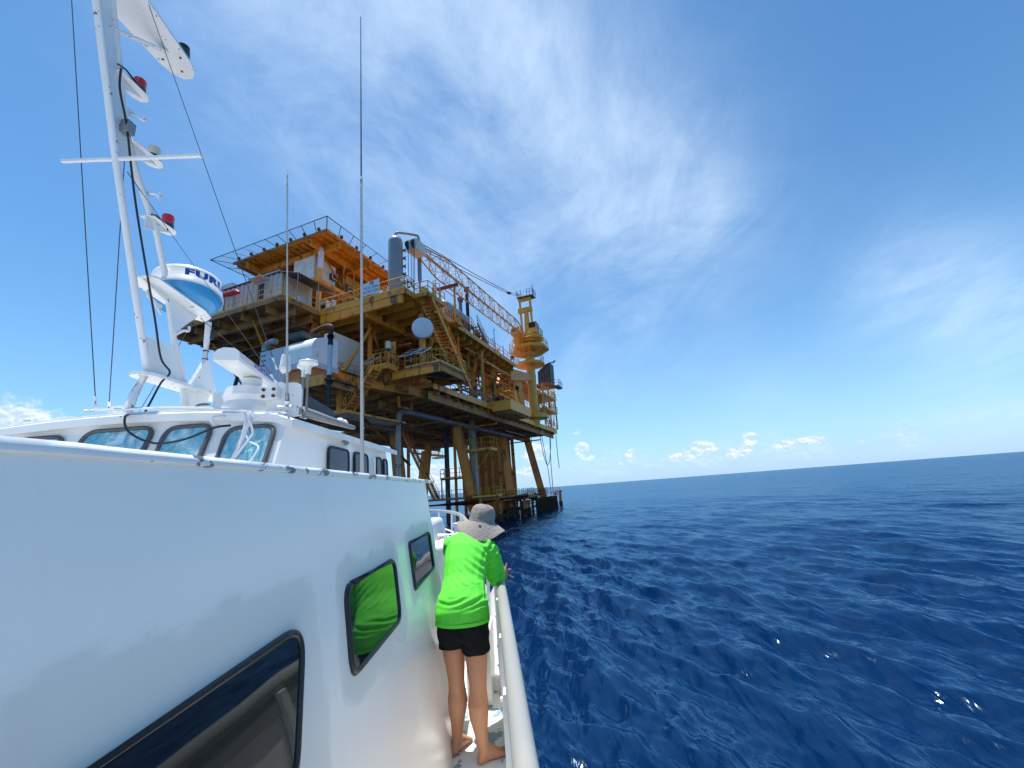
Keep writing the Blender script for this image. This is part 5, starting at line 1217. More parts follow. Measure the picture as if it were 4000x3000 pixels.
# =================================================================== MAST AND GEAR ON THE ROOF
mast = thing('boat_mast', 'white raked signal mast with crossbar, lamp brackets and hooks on the wheelhouse roof', 'mast', (CL, 3.05, 4.3))
def C3(y, z, dx=0.0): return V((CL + dx, y, z))
MB().path([C3(1.86, 8.4), C3(2.22, 7.32), C3(2.55, 6.26), C3(3.08, 4.71)], [.028, .027, .025, .024], 14).build('main_tube', 'mastwhite', mast, True)
MB().path([C3(2.02, 8.4, .0), C3(2.31, 7.5), C3(2.57, 6.6)], [.022] * 3, 12).build('aft_tube', 'mastwhite', mast, True)
MB().extr([C3(1.86, 8.4, -.006), C3(2.02, 8.4, -.006), C3(2.31, 7.5, -.006), C3(2.66, 6.3, -.006), C3(2.56, 6.26, -.006), C3(2.2, 7.35, -.006)], (.012, 0, 0)).build('web_plate', 'mastwhite', mast)
MB().path([C3(2.57, 6.6), C3(2.73, 6.25), C3(2.97, 5.9), C3(3.1, 5.61), C3(3.29, 5.04), C3(3.46, 4.7), C3(3.58, 4.33)], [.023] * 7, 10).build('aft_leg', 'mastwhite', mast, True)
MB().extr([C3(3.03, 4.98, -.008), C3(3.29, 4.98, -.008), C3(3.46, 4.70, -.008), C3(3.1, 4.70, -.008)], (.016, 0, 0)).build('gusset', 'mastwhite', mast)
# wing plate along the keel at the mast foot, on struts
b = MB(); out = [(2.98, -.0), (3.0, .06), (3.06, .09)] + [(4.9, .12), (4.95, .06), (4.95, -.06), (4.9, -.12)] + [(3.06, -.09), (3.0, -.06)]
b.extr([C3(y, 4.66 - (y - 3) * .012, x) for y, x in out], (0, 0, .024)); b.build('foot_wing', 'mastwhite', mast)
MB().path([C3(3.08, 4.70), C3(3.0, 4.5), C3(2.96, 4.3)], [.026, .03, .03], 12).build('foot_strut', 'mastwhite', mast, True)
MB().extr([C3(3.42, 4.66, -.01), C3(3.75, 4.66, -.01), C3(3.68, 4.3, -.01), C3(3.52, 4.3, -.01)], (.02, 0, 0)).build('foot_strut', 'mastwhite', mast)
MB().extr([C3(4.2, 4.64, -.01), C3(4.9, 4.62, -.01), C3(4.9, 4.3, -.01), C3(4.55, 4.3, -.01)], (.02, 0, 0)).build('foot_strut', 'mastwhite', mast)
MB().beam((CL - .41, 2.56, 6.245), (CL + .65, 2.56, 6.20), .022, .02).build('crossbar', 'mastwhite', mast)
# wing at the mast head
b = MB(); o_ = [(1.75, -.2), (2.5, -.17), (2.9, -.135), (3.0, -.10), (3.06, -.04), (3.06, .04), (3.0, .10), (2.9, .135), (2.5, .17), (1.75, .2)]
b.extr([C3(y, 7.60, x) for y, x in o_], (0, 0, .02)); hw = b.build('head_wing', 'mastwhite', mast)
MB().beam(C3(2.33, 7.22), C3(2.80, 7.60), .05, .012).build('wing_strut', 'mastwhite', mast)
for y, x in ((2.86, -.08), (2.86, .08), (2.98, 0)): MB().lathe([(.01, 0), (.01, -.006)], C3(y, 7.6, x), n=6).build('bolt', 'rusty', hw)
def hook(y, z, s=1):
    MB().path(catmull([C3(y - .02 * s, z - .05), C3(y + .06 * s, z), C3(y + .1 * s, z + .01), C3(y + .115 * s, z + .035), C3(y + .11 * s, z + .06)], 4), [.012] * 17, 6).build('flag_hook', 'mastwhite', mast, True)
    MB().extr([C3(y - .03 * s, z - .09, -.004), C3(y + .07 * s, z - .006, -.004), C3(y - .03 * s, z - .005, -.004)], (.008, 0, 0)).build('hook_gusset', 'mastwhite', mast)
hook(2.61, 6.74); hook(2.85, 6.19); hook(3.32, 5.17); hook(3.1, 5.3, -1); hook(2.56, 7.03); hook(3.24, 5.62)
def nav(y, z, lens, lab):
    t = thing('navigation_light', lab, 'navigation light', C3(y, z, 0), 'navigation lights on the mast brackets')
    b = MB(); b.extr([C3(y - .2, z - .008, -.05), C3(y - .2, z - .008, .05), C3(y + .02, z - .008, .065), C3(y + .065, z - .008, .035), C3(y + .075, z - .008, 0), C3(y + .065, z - .008, -.035), C3(y + .02, z - .008, -.065)][::-1], (0, 0, .008))
    b.build('bracket_plate', 'mastwhite', t)
    MB().extr([C3(y - .2, z - .13, -.005), C3(y + .03, z - .012, -.005), C3(y - .2, z - .012, -.005)], (.01, 0, 0)).build('bracket_gusset', 'mastwhite', t)
    MB().lathe([(.045, 0), (.05, .01), (.046, .05), (.044, .05)], C3(y, z + .001), n=16).build('lamp_base', 'lamphouse', t, True)
    MB().lathe([(.043, .051), (.046, .06), (.043, .075), (.046, .09), (.043, .105), (.046, .12), (.04, .135), (.01, .138)], C3(y, z), n=16).build('lens', lens, t, True)
nav(2.63, 6.93, 'lensred', 'red navigation light on the top bracket of the mast')
nav(2.845, 6.47, 'lensclear', 'clear navigation light on the bracket beside the mast crossbar')
nav(3.065, 5.97, 'lensred', 'red navigation light on the bracket just above the round radar')
t = thing('mast_head_lamp', 'dark green housed lamp standing on the round end of the top mast wing', 'navigation light', C3(2.93, 7.62, .03))
MB().lathe([(.05, 0), (.055, .02), (.05, .12), (.03, .13)], C3(2.9, 7.62, .06), n=16).build('lamp_base', 'lamphouse', t, True); MB().lathe([(.045, .131), (.045, .16), (.01, .165)], C3(2.9, 7.62, .06), n=14).build('lens', 'black', t, True)
jb = MB().box((CL + .01, 2.535, 6.47), (CL + .07, 2.60, 6.57)).build('junction_box', 'traygray'); tag(jb, 'small grey junction box with rusty rim halfway up the mast', 'junction box')
ca = MB().path(catmull([C3(2.42, 6.92, .06), C3(2.44, 6.75, .06), C3(2.54, 6.52, .055), C3(2.62, 6.25, .055), C3(2.71, 5.96, .055), C3(2.84, 5.6, .055), C3(3.02, 5.13, .055), C3(3.12, 4.83, .06), C3(3.2, 4.73, .08), C3(3.13, 4.62, .08), C3(3.06, 4.42, .07), C3(2.98, 4.33, .1), C3(2.82, 4.3, .14), V((-2.60, 2.74, 4.17)), V((-2.38, 2.70, 4.07)), V((-2.18, 2.70, 4.08)), V((-2.02, 2.74, 4.15)), V((-1.95, 2.80, 4.17))], 6), .0075, 8).build('black_cable', 'rubber', None, True)
tag(ca, 'black cable running down the mast and drooping across the wheelhouse windows', 'cable')
ca = MB().path(catmull([C3(2.40, 6.94, .05), C3(2.48, 6.99, .03), C3(2.56, 6.97, .03), C3(2.6, 6.94, .02)], 5), .007, 6).build('lamp_cable', 'rubber', mast, True)
MB().path(catmull([C3(2.86, 5.96, .05), C3(2.92, 6.0, .03), C3(3.0, 5.99, .02), C3(3.06, 5.96, .02)], 5), .007, 6).build('lamp_cable', 'rubber', mast, True)

# round radar on its bracket
rd = thing('round_radar', 'round white radar dome with a blue base and blue letters on a mast bracket', 'radar', C3(3.37, 5.47, 0))
RC = V((-2.85, 3.36, 5.50)); RR = .265
o = MB().lathe([(.02, .18), (RR * .6, .175), (RR * .88, .163), (RR * .97, .145), (RR, .115), (RR * 1.0, .01), (RR * 1.03, .0), (RR * 1.03, -.03)], RC, n=48).build('dome', 'radwhite', rd); smooth_by_angle(o, 40)
o = MB().lathe([(RR * 1.02, -.031), (RR * .97, -.05), (RR * .86, -.10), (RR * .74, -.118), (.02, -.12)], RC, n=40).build('base', 'skyblue', rd); smooth_by_angle(o, 40)
vs, fs = text_verts('FURUNO', .112, .007, 1.15); a0 = math.radians(8)
MB().add([RC + V((math.cos(a0 + x * 1.2 / RR) * (RR + .002), math.sin(a0 + x * 1.2 / RR) * (RR + .002),   .068 + y * .8)) for x, y, z in vs], fs).build('lettering', 'brandblue', rd)
b = MB(); b.extr([V((CL + x, y, 5.362)) for y, x in ((2.90, -.04), (2.95, -.10), (3.45, -.10), (3.6, 0), (3.56, .09), (3.45, .12), (2.95, .10), (2.90, .04))], (0, 0, .015)); b.build('bracket_plate', 'mastwhite', rd)
MB().extr([C3(2.9, 5.36, -.008), C3(3.5, 5.36, -.008), C3(3.27, 5.05, -.008), C3(3.18, 5.3, -.008)], (.016, 0, 0)).build('bracket_gusset', 'mastwhite', rd)
MB().lathe([(.06, .4), (.06, .405)], RC - V((0, 0, .4)), n=12).build('hub', 'radwhite', rd)

rd.rotation_mode = 'AXIS_ANGLE'; rd.rotation_axis_angle = (math.radians(10), -.76, -.65, 0)
# stayed conical antenna on the wing
cnt = thing('cone_antenna', 'white fin shaped antenna foot with a slim banded tube on the mast wing', 'antenna', C3(3.66, 4.69))
MB().extr([C3(3.5, 4.69, -.02), C3(3.84, 4.69, -.02), C3(3.68, 4.98, -.014), C3(3.645, 4.98, -.014)], (.036, 0, 0)).build('foot', 'mastwhite', cnt)
MB().path([C3(3.66, 4.97), C3(3.655, 5.15), C3(3.65, 5.36)], [.022, .024, .026], 12).build('tube', 'mastwhite', cnt, True)
for z in (4.99, 5.07, 5.2): MB().path([C3(3.66, z), C3(3.66, z + .006)], .0265, 12).build('band', 'black', cnt)
MB().box((CL - .03, 3.66, 5.2), (CL + .03, 3.70, 5.28)).build('clip', 'black', cnt)
bx_ = thing('electrical_box', 'white electrical box with plugs beside the mast foot strut', 'electrical box', (CL + .3, 3.6, 4.3))
MB().box((-2.58, 3.45, 4.30), (-2.40, 3.66, 4.60)).build('case', 'boat', bx_); b = MB()
for z in (4.38, 4.5): b.path(catmull([(-2.6, 3.45, z), (-2.68, 3.42, z - .01), (-2.7, 3.42, z - .09)], 4), .012, 6)
b.build('plug', 'traygray', bx_)

# open array radar
oa = thing('bar_radar', 'white open bar radar with blue letters on a rounded pedestal', 'radar', (-2.05, 3.15, 4.32))
pc_ = V((-2.1, 3.22, 0))
o = MB().lathe([(.20, 4.30), (.2, 4.36), (.17, 4.42), (.19, 4.46), (.17, 4.53), (.10, 4.555), (.07, 4.56), (.07, 4.62), (.02, 4.62)], pc_, n=28).build('pedestal', 'radwhite', oa); smooth_by_angle(o, 35)
bd = V((-.22, .975, -.0)).normalized(); bs = V((bd.y, -bd.x, 0)); bc = pc_ + V((0, 0, 4.66)) + bd * .02
pr = [(-.085, -.03), (-.085, .015), (-.06, .05), (-.02, .066), (.05, .06), (.08, .035), (.085, -.01), (.076, -.03)]
MB().extr([bc - bd * .5 + bs * a + eZ * h for a, h in pr][::-1], bd * 1.1).build('scanner_bar', 'radwhite', oa)
vs, fs = text_verts('FURUNO', .10, .003, 1.05)
MB().add([bc + bs * .0885 + bd * (x * 1.0 - .02) + eZ * (.014 + y * .42) for x, y, z in vs], fs).build('lettering', 'brandblue', oa)

# corner cluster
pl = thing('mounting_plate', 'white upright mounting plates with a rust streaked box at the wheelhouse roof corner', 'mounting plate', (-1.72, 3.0, 4.25))
MB().extr([(-1.84, 3.0, 4.25), (-1.70, 3.0, 4.25), (-1.70, 3.0, 4.50), (-1.73, 3.0, 4.515), (-1.84, 3.0, 4.51)], (0, .02, 0)).build('plate', 'boatchip', pl)
pts = [(-1.69, 4.25), (-1.585, 4.25), (-1.585, 4.43)] + [(-1.645 + .06 * math.cos(t), 4.44 + .07 * math.sin(t)) for t in np.linspace(0, math.pi / 2, 6)] + [(-1.69, 4.51)]
MB().extr([(x, 3.02, z) for x, z in pts], (0, .02, 0)).build('plate', 'boatchip', pl)
o = MB().box((-1.845, 2.94, 4.38), (-1.73, 2.998, 4.46)).build('cover_box', 'boat', pl)
for x in (-1.825, -1.75):
    for z in (4.395, 4.445): MB().lathe([(.012, 0), (.012, .012), (.004, .014)], (x, 2.94, z), (0, -1, 0), 10).build('bolt', 'rustbolt', o)
def whip(name, lab, base, top, r0_, split, m0='cablewhite', m1='wire'):
    t = thing(name, lab, 'whip antenna', base); base, top = V(base), V(top)
    MB().path([base, base.lerp(top, split)], [r0_, r0_ * .62], 10).build('lower_tube', m0, t, True)
    p = base.lerp(top, split); MB().path([p - (top - base).normalized() * .04, p + (top - base).normalized() * .05], r0_ * .75, 10).build('ferrule', 'alum', t, True)
    MB().path([p, top], [r0_ * .45, r0_ * .22], 6).build('upper_rod', m1, t, True); return t
whip('whip_antenna', 'tall white whip antenna standing closest, in front of the platform deck', (-1.066, 2.9, 3.35), (-1.155, 2.9, 7.99), .0148, .605, 'whip')
w2 = whip('whip_antenna', 'shorter thin white whip antenna clamped to the roof corner plates', (-1.64, 2.93, 4.30), (-1.745, 2.9, 6.33), .0092, .97, 'whip', 'whip')
b = MB(); b.tube((-1.70, 2.93, 4.30), (-1.60, 2.93, 4.30), .022, 10); b.tube((-1.64, 2.93, 4.28), (-1.64, 2.93, 4.34), .02, 10); b.build('ratchet_mount', 'boatchip', w2, True)
MB().path([(-1.64, 2.93, 4.335), (-1.645, 2.93, 4.4)], .016, 10).build('ferrule', 'traygray', w2, True)
for name, lab, p, s_, kind in (('satellite_antenna', 'white bullet shaped antenna on a short grey pole left of the roof corner whip', (-1.77, 3.1, 4.64), 1, 0), ('satellite_antenna', 'white flat mushroom antenna on a short pole right of the roof corner whip', (-1.56, 3.05, 4.66), 1, 1), ('satellite_antenna', 'small white disc antenna tucked behind the roof corner whip', (-1.70, 3.25, 4.70), .75, 1)):
    t = thing(name, lab, 'antenna', (p[0], p[1], 4.3), 'antennas on the roof corner'); p = V(p)
    MB().tube((p.x, p.y, 4.28), p - V((0, 0, .03)), .011, 8).build('pole', 'traygray', t, True)
    if kind == 0: MB().lathe([(.015, -.03), (.04, 0), (.043, .03), (.036, .045), (.034, .1), (.028, .125), (.005, .13)], p, n=18).build('dome', 'radwhite', t, True)
    else: MB().lathe([(.02 * s_, -.08), (.022 * s_, -.03), (.04 * s_, -.012), (.068 * s_, -.002), (.07 * s_, .008), (.066 * s_, .018), (.04 * s_, .026), (.003, .028)], p, n=22).build('dome', 'radwhite', t, True)
tr = thing('canvas_roll', 'long grey rolled cover lying along the wheelhouse roof edge with a dark panel behind it', 'rolled cover', (-1.53, 3.4, 4.26))
MB().path([(-1.60, 3.02, 4.285), (-1.585, 3.06, 4.285), (-1.50, 3.78, 4.265), (-1.495, 3.82, 4.265)], [.03, .042, .02, .014], 12).build('roll', 'traygray', tr, True)
MB().extr([(-1.585, 3.10, 4.29), (-1.56, 3.52, 4.29), (-1.56, 3.52, 4.345), (-1.562, 3.47, 4.375), (-1.585, 3.08, 4.42)], (.012, 0, 0)).build('panel', 'darkgray', tr)
for i, (y, r) in enumerate(((3.55, .045), (3.66, .03))):
    o = MB().lathe([(r, 0), (r, .01), (r * .8, .03), (r * .4, .045), (.003, .048)], (-1.56, y + .1, 4.29), n=16).build('puck_antenna', 'radwhite', None, True); tag(o, ('larger' if i == 0 else 'smaller') + ' white puck antenna behind the grey rolled cover', 'antenna')
# loose white cables by the right windscreen pane
for i, (pts, r, lb) in enumerate((
    ([(-2.9, 2.72, 4.33), (-2.3, 2.74, 4.31), (-1.95, 2.75, 4.27), (-1.83, 2.75, 4.24), (-1.80, 2.72, 4.12), (-1.81, 2.66, 3.95), (-1.86, 2.6, 3.8)], .010, 'thick white cable hanging straight across the right windscreen pane'),
    ([(-2.6, 2.72, 4.325), (-2.1, 2.75, 4.28), (-1.79, 2.74, 4.24), (-1.775, 2.70, 4.1), (-1.79, 2.64, 3.95), (-1.83, 2.6, 3.85)], .007, 'thin white cable beside the thick one on the windscreen'),
    ([(-1.62, 2.95, 4.27), (-1.70, 2.78, 4.23), (-1.765, 2.72, 4.17), (-1.775, 2.7, 4.09), (-1.73, 2.68, 4.03), (-1.66, 2.66, 3.99), (-1.655, 2.62, 3.93), (-1.69, 2.58, 3.84)], .006, 'white cable curling in a wide loop round the windscreen corner'),
    ([(-1.74, 2.74, 4.25), (-1.77, 2.71, 4.2), (-1.73, 2.70, 4.10), (-1.735, 2.68, 4.05), (-1.76, 2.63, 3.96), (-1.80, 2.6, 3.88)], .007, 'short white cable with connectors at the end of the windscreen'),
    ([(-1.98, 2.78, 4.235), (-2.03, 2.74, 4.22), (-2.035, 2.75, 4.185), (-2.0, 2.78, 4.16)], .012, 'stub of white cable bending into the windscreen header'))):
    o = MB().path(catmull(pts, 6), r, 6).build('white_cable', 'cablewhite', None, True); tag(o, lb, 'cable', 'loose white cables at the roof corner')
for i, (p, q, lb) in enumerate((((-3.70, 2.6, 8.6), (-3.12, 3.0, 4.42), 'far left wire stay running up out of sight left of the mast'), (C3(2.62, 6.3), (-3.27, 3.25, 4.44), 'wire stay from the mast down to the roof seen behind the mast'), (C3(2.35, 8.1), (-1.775, 3.0, 4.62), 'long wire stay from the mast head to the roof corner'), (C3(2.66, 6.2), (-1.76, 3.0, 4.5), 'wire stay from the crossbar past the radar to the roof corner'), (C3(3.5, 5.37), (-2.0, 3.9, 4.5), 'short wire stay from the radar bracket to the bar radar'), (C3(3.5, 5.37), (-3.4, 3.6, 4.4), 'wire stay from the radar bracket passing behind the mast foot'))):
    o = MB().tube(p, q, .0034 if i not in (0, 2) else .0036, 5).build('wire_stay', 'wire'); tag(o, lb, 'wire stay', 'wire stays of the mast')
    q_ = V(q); d = (V(p) - q_).normalized(); MB().tube(q_, q_ + d * .09, .011, 6).build('turnbuckle', 'alum', o)
MB().lathe([(.02, 0), (.02, .012), (.012, .018)], (-3.35, 2.77, 4.3), n=10).build('roof_button', 'roofwhite', roof, True)
# =================================================================== THE PERSON AT THE RAIL
person = thing('person', 'barefoot person in lime green long sleeves, black shorts and wide taupe hat leaning on rail', 'person', (-.46, 3.3, 1.9))
def ringv(c, sd, ax, ra, rb): return (c, sd, ax, ra, rb)
SX = V((1, 0, 0))
def limb(mb, pts, sd=(1, 0, 0)):       # pts: (x,y,z, ra, rb)
    pv = [V(p[:3]) for p in pts]; rg = []
    for i, p in enumerate(pts):
        ax = (pv[min(i + 1, len(pv) - 1)] - pv[max(i - 1, 0)]).normalized(); rg.append((pv[i], sd, ax, p[3], p[4]))
    # rounded caps
    a0 = (pv[0] - pv[1]).normalized(); a1 = (pv[-1] - pv[-2]).normalized()
    rg = [(pv[0] + a0 * pts[0][4] * .5, sd, -a0, pts[0][3] * .6, pts[0][4] * .6)] + rg + [(pv[-1] + a1 * pts[-1][4] * .5, sd, a1, pts[-1][3] * .6, pts[-1][4] * .6)]
    mb.loft(rg)
legL = [(-.565, 3.36, 2.74, .09, .1), (-.563, 3.355, 2.62, .088, .095), (-.560, 3.34, 2.50, .077, .082), (-.548, 3.325, 2.40, .064, .067), (-.543, 3.315, 2.335, .057, .062), (-.542, 3.32, 2.29, .060, .060), (-.540, 3.322, 2.225, .070, .072), (-.545, 3.33, 2.16, .063, .065), (-.550, 3.342, 2.08, .046, .047), (-.556, 3.352, 2.0, .036, .038), (-.560, 3.352, 1.955, .036, .042)]
legR = [(-.405, 3.34, 2.74, .092, .1), (-.402, 3.325, 2.62, .090, .097), (-.396, 3.30, 2.50, .081, .085), (-.390, 3.275, 2.40, .068, .07), (-.388, 3.262, 2.33, .059, .064), (-.389, 3.258, 2.28, .061, .061), (-.391, 3.25, 2.215, .071, .074), (-.389, 3.243, 2.15, .064, .066), (-.380, 3.236, 2.07, .047, .048), (-.368, 3.226, 1.99, .037, .039), (-.364, 3.222, 1.95, .037, .043)]
def foot(mb, ank, d, L_=.225):
    d = V((d[0], d[1], 0)).normalized(); s = V((d.y, -d.x, 0)); a = V((ank[0], ank[1], 1.9))
    rg = []
    for t, h, wd in ((-.052, .022, .020), (-.04, .034, .029), (-.01, .05, .033), (.03, .052, .033), (.07, .042, .036), (.105, .03, .042), (.135, .022, .046), (.158, .016, .044)):
        rg.append((a + d * t * L_ / .25 + eZ * (h * .98), s, d, wd, h))
    mb.loft(rg)
    for i, (o, l, r) in enumerate(((-.036, .052, .0125), (-.015, .045, .0095), (.003, .04, .009), (.02, .034, .0085), (.035, .026, .008))):
        # big toe on the inner side
        k_ = .145 * L_ / .25; l *= .85; p0 = a + d * k_ + s * o + eZ * .014; p1 = a + d * (k_ + l * .6) + s * o + eZ * .016; p2 = a + d * (k_ + l) + s * o + eZ * .010
        mb.path([p0, p1, p2], [r * 1.05, r * 1.05, r * .75], 8)
body = MB()
limb(body, legL); limb(body, legR)
foot(body, (-.563, 3.355), (.42, .9), .22); foot(body, (-.364, 3.222), (.86, .5), .22)
TOR = [((-.483, 3.335, 2.63), .170, .118, (1, 0, 0)), ((-.484, 3.33, 2.74), .182, .128, (1, 0, 0)), ((-.484, 3.38, 2.86), .160, .110, (1, 0, -.03)), ((-.482, 3.45, 2.95), .152, .102, (1, 0, -.06)), ((-.476, 3.53, 3.05), .160, .104, (1, 0, -.12)), ((-.466, 3.61, 3.145), .170, .098, (1, 0, -.18)), ((-.452, 3.67, 3.205), .156, .078, (1, 0, -.22)), ((-.437, 3.72, 3.25), .090, .060, (1, 0, -.22))]
def torso(mb, gr, lo=0, hi=8, grz=0.0):
    rg = []; T = TOR[lo:hi]
    for i, (c, ra, rb, sd) in enumerate(T):
        ax = V(T[min(i + 1, len(T) - 1)][0]) - V(T[max(i - 1, 0)][0]); rg.append((V(c), sd, ax, ra + gr, rb + gr))
    mb.loft(rg)
torso(body, -.006)
limb(body, [(-.44, 3.70, 3.22, .052, .055), (-.415, 3.75, 3.28, .048, .052), (-.395, 3.775, 3.33, .047, .052)])
HC = V((-.372, 3.80, 3.375)); hdax = V((.16, .22, 1)).normalized(); hs = V((1, -.05, -.16)).normalized()
def head():
    a, u = hs, hdax; f = u.cross(a).normalized(); 
    if f.y < 0: f = -f
    body.loft([(HC + u * h + f * o, a, u, ra, rb) for h, o, ra, rb in ((-.118, .045, .022, .025), (-.105, .035, .042, .05), (-.08, .02, .056, .072), (-.045, .006, .066, .085), (0, 0, .072, .092), (.04, -.006, .072, .09), (.075, -.008, .06, .075), (.1, -.008, .035, .045))])
    body.loft([(HC + f * o + u * h, a, u, w_, d_) for h, o, w_, d_ in ((-.045, .09, .013, .016), (-.03, .095, .014, .018), (0.0, .09, .009, .012), (.02, .084, .007, .01))])
    body.path([HC + f * .078 - u * .072 - a * .022, HC + f * .088 - u * .072, HC + f * .078 - u * .072 + a * .022], [.006, .009, .006], 6)
    for s_ in (-1, 1): body.path([HC + a * s_ * .07 - u * .035, HC + a * s_ * .082 - u * .01, HC + a * s_ * .08 + u * .02], [.008, .014, .01], 8)
    return f
hf_ = head()
armR = [(-.295, 3.66, 3.16, .05, .055), (-.272, 3.68, 3.10, .046, .05), (-.25, 3.71, 3.0, .042, .045), (-.240, 3.73, 2.935, .039, .041), (-.238, 3.79, 2.920, .038, .040), (-.232, 3.87, 2.915, .034, .035), (-.222, 3.95, 2.905, .027, .026), (-.212, 3.99, 2.895, .026, .021)]
armL = [(-.605, 3.64, 3.225, .05, .055), (-.615, 3.67, 3.15, .046, .05), (-.585, 3.71, 3.06, .042, .044), (-.53, 3.76, 3.01, .038, .04), (-.46, 3.83, 2.98, .034, .034), (-.40, 3.90, 2.95, .027, .026), (-.36, 3.93, 2.935, .026, .021)]
limb(body, armR); limb(body, armL)
def hand(mb, wr, d, s, n, fingers, thumb):
    wr = V(wr); d = V(d).normalized(); s = V(s).normalized(); n = V(n).normalized()
    mb.loft([(wr + d * t, s, d, wd, th) for t, wd, th in ((-.02, .024, .018), (.01, .030, .017), (.04, .038, .016), (.07, .041, .014), (.082, .038, .011))])
    for off, segs in fingers:
        p = wr + d * .072 + s * off; pts = [p - d * .02, p]; dd = d.copy(); r = [.0095, .0095]
        for l, bend in segs:
            dd = (dd + n * bend + s * off * 2.4).normalized(); p = p + dd * l; pts.append(p); r.append(r[-1] * .93)
        mb.path(pts, r, 8); mb.ball(pts[-1], r[-1], 8)
    p = wr + d * .012 + s * thumb * .022; q = p + (s * thumb * .8 + d * .55 + n * .2).normalized() * .042; q2 = q + (s * thumb * .45 + d * .8 + n * .5).normalized() * .032
    mb.path([p, q, q2], [.014, .0115, .009], 8); mb.ball(q2, .009, 8)
# right hand: beyond the rail with the fingers spread
hp = V((-.190, 4.02, 2.885))
body.loft([(V((-.212, 3.985, 2.897)), (.3, .3, .9), (.75, .6, -.25), .024, .018), (V((-.200, 4.0, 2.89)), (.2, .3, .95), (.75, .6, -.25), .034, .02), (hp, (.15, .3, .95), (.75, .6, -.25), .042, .017), (hp + V((.018, .012, -.006)), (.15, .3, .95), (.75, .6, -.25), .038, .012)])
for dx, dy, dz, bx, by, bz, l, r_ in ((-.012, .0, .036, -.12, .35, .9, .046, .0098), (.008, .006, .034, .2, .35, .9, .047, .0098), (.018, .01, .012, .85, .35, .5, .044, .0098), (.016, .006, -.012, .9, .1, -.5, .068, .0105), (.004, -.005, -.03, .08, -.2, -1, .074, .0095)):
    p = hp + V((dx, dy, dz)); d_ = V((bx, by, bz)).normalized(); q1 = p + d_ * l * .5; d2 = (d_ + V((0, -.15, -.35))).normalized() if bz > 0 else (d_ + V((.1, -.1, -.1))).normalized()
    q2 = q1 + d2 * l * .45; body.path([p - d_ * .02, p, q1, q2], [r_, r_, r_ * .95, r_ * .8], 8); body.ball(q2, r_ * .8, 8)
hand(body, (-.352, 3.937, 2.932), (.8, .5, -.12), (.4, -.8, .1), (.1, .1, -1), [(-.028, ((.038, .5), (.026, 1), (.02, .8))), (-.009, ((.042, .5), (.028, 1), (.021, .8))), (.010, ((.038, .5), (.026, 1), (.02, .8))), (.027, ((.030, .6), (.02, 1), (.016, .8)))], 1)
me = remesh(body, .0055, 4); me.materials.append(M['skin']); me.shade_smooth()
for v_ in me.vertices: v_.co -= WL[person.name]
link('body', me, person, WL[person.name])
for s_ in (-1, 1):
    MB().ball(HC + hf_ * .083 + hs * (s_ * .03) - hdax * .005, .011, 10).build('eye', 'cream', person, True)
    MB().ball(HC + hf_ * .0925 + hs * (s_ * .03) - hdax * .005, .005, 8).build('pupil', 'black', person, True)
hr = MB(); hr.loft([(HC + hdax * h - hf_ * o, hs, hdax, ra, rb) for h, o, ra, rb in ((-.10, .05, .05, .035), (-.07, .035, .068, .06), (-.03, .02, .076, .08), (0, .012, .078, .088), (.03, .01, .077, .088), (.055, .008, .06, .07))]); hr.build('hair', 'hair', person, True)

def wrinkle(me, fn):
    n = len(me.vertices); co = np.empty(n * 3, np.float32); me.vertices.foreach_get('co', co); co = co.reshape(-1, 3)
    no = np.empty(n * 3, np.float32); me.vertices.foreach_get('normal', no); no = no.reshape(-1, 3)
    d = np.array([fn(*p) for p in co], np.float32); co += no * d[:, None]
    me.vertices.foreach_set('co', co.ravel()); me.update()
# shirt
sh = MB()
HEM = [((-.483, 3.318, 2.712), .194, .146, (1, 0, 0)), ((-.485, 3.322, 2.77), .198, .148, (1, 0, 0)), ((-.486, 3.34, 2.83), .190, .140, (1, 0, 0))]
T2 = HEM + [((-.482, 3.385, 2.89), .170, .125, (1, 0, -.03))] + [(c, ra + .012, rb + .012, sd) for c, ra, rb, sd in TOR[3:]]
rg = []
for i, (c, ra, rb, sd) in enumerate(T2):
    ax = V(T2[min(i + 1, len(T2) - 1)][0]) - V(T2[max(i - 1, 0)][0]); 
    if i == 0: ax = V((0, 0, 1))
    rg.append((V(c), sd, ax, ra, rb))
sh.loft(rg)
limb(sh, [(-.335, 3.64, 3.165, .085, .085), (-.297, 3.645, 3.125, .083, .083), (-.272, 3.655, 3.05, .077, .077), (-.258, 3.67, 2.985, .077, .075), (-.250, 3.69, 2.925, .078, .072), (-.250, 3.73, 2.905, .072, .062), (-.245, 3.80, 2.910, .054, .054), (-.236, 3.87, 2.912, .044, .044), (-.226, 3.935, 2.908, .034, .034)])
limb(sh, [(-.59, 3.635, 3.215, .074, .078), (-.610, 3.66, 3.15, .066, .07), (-.585, 3.70, 3.065, .058, .06), (-.53, 3.76, 3.015, .054, .054), (-.46, 3.83, 2.985, .046, .046), (-.41, 3.89, 2.955, .036, .036)])
me = remesh(sh, .006, 5)
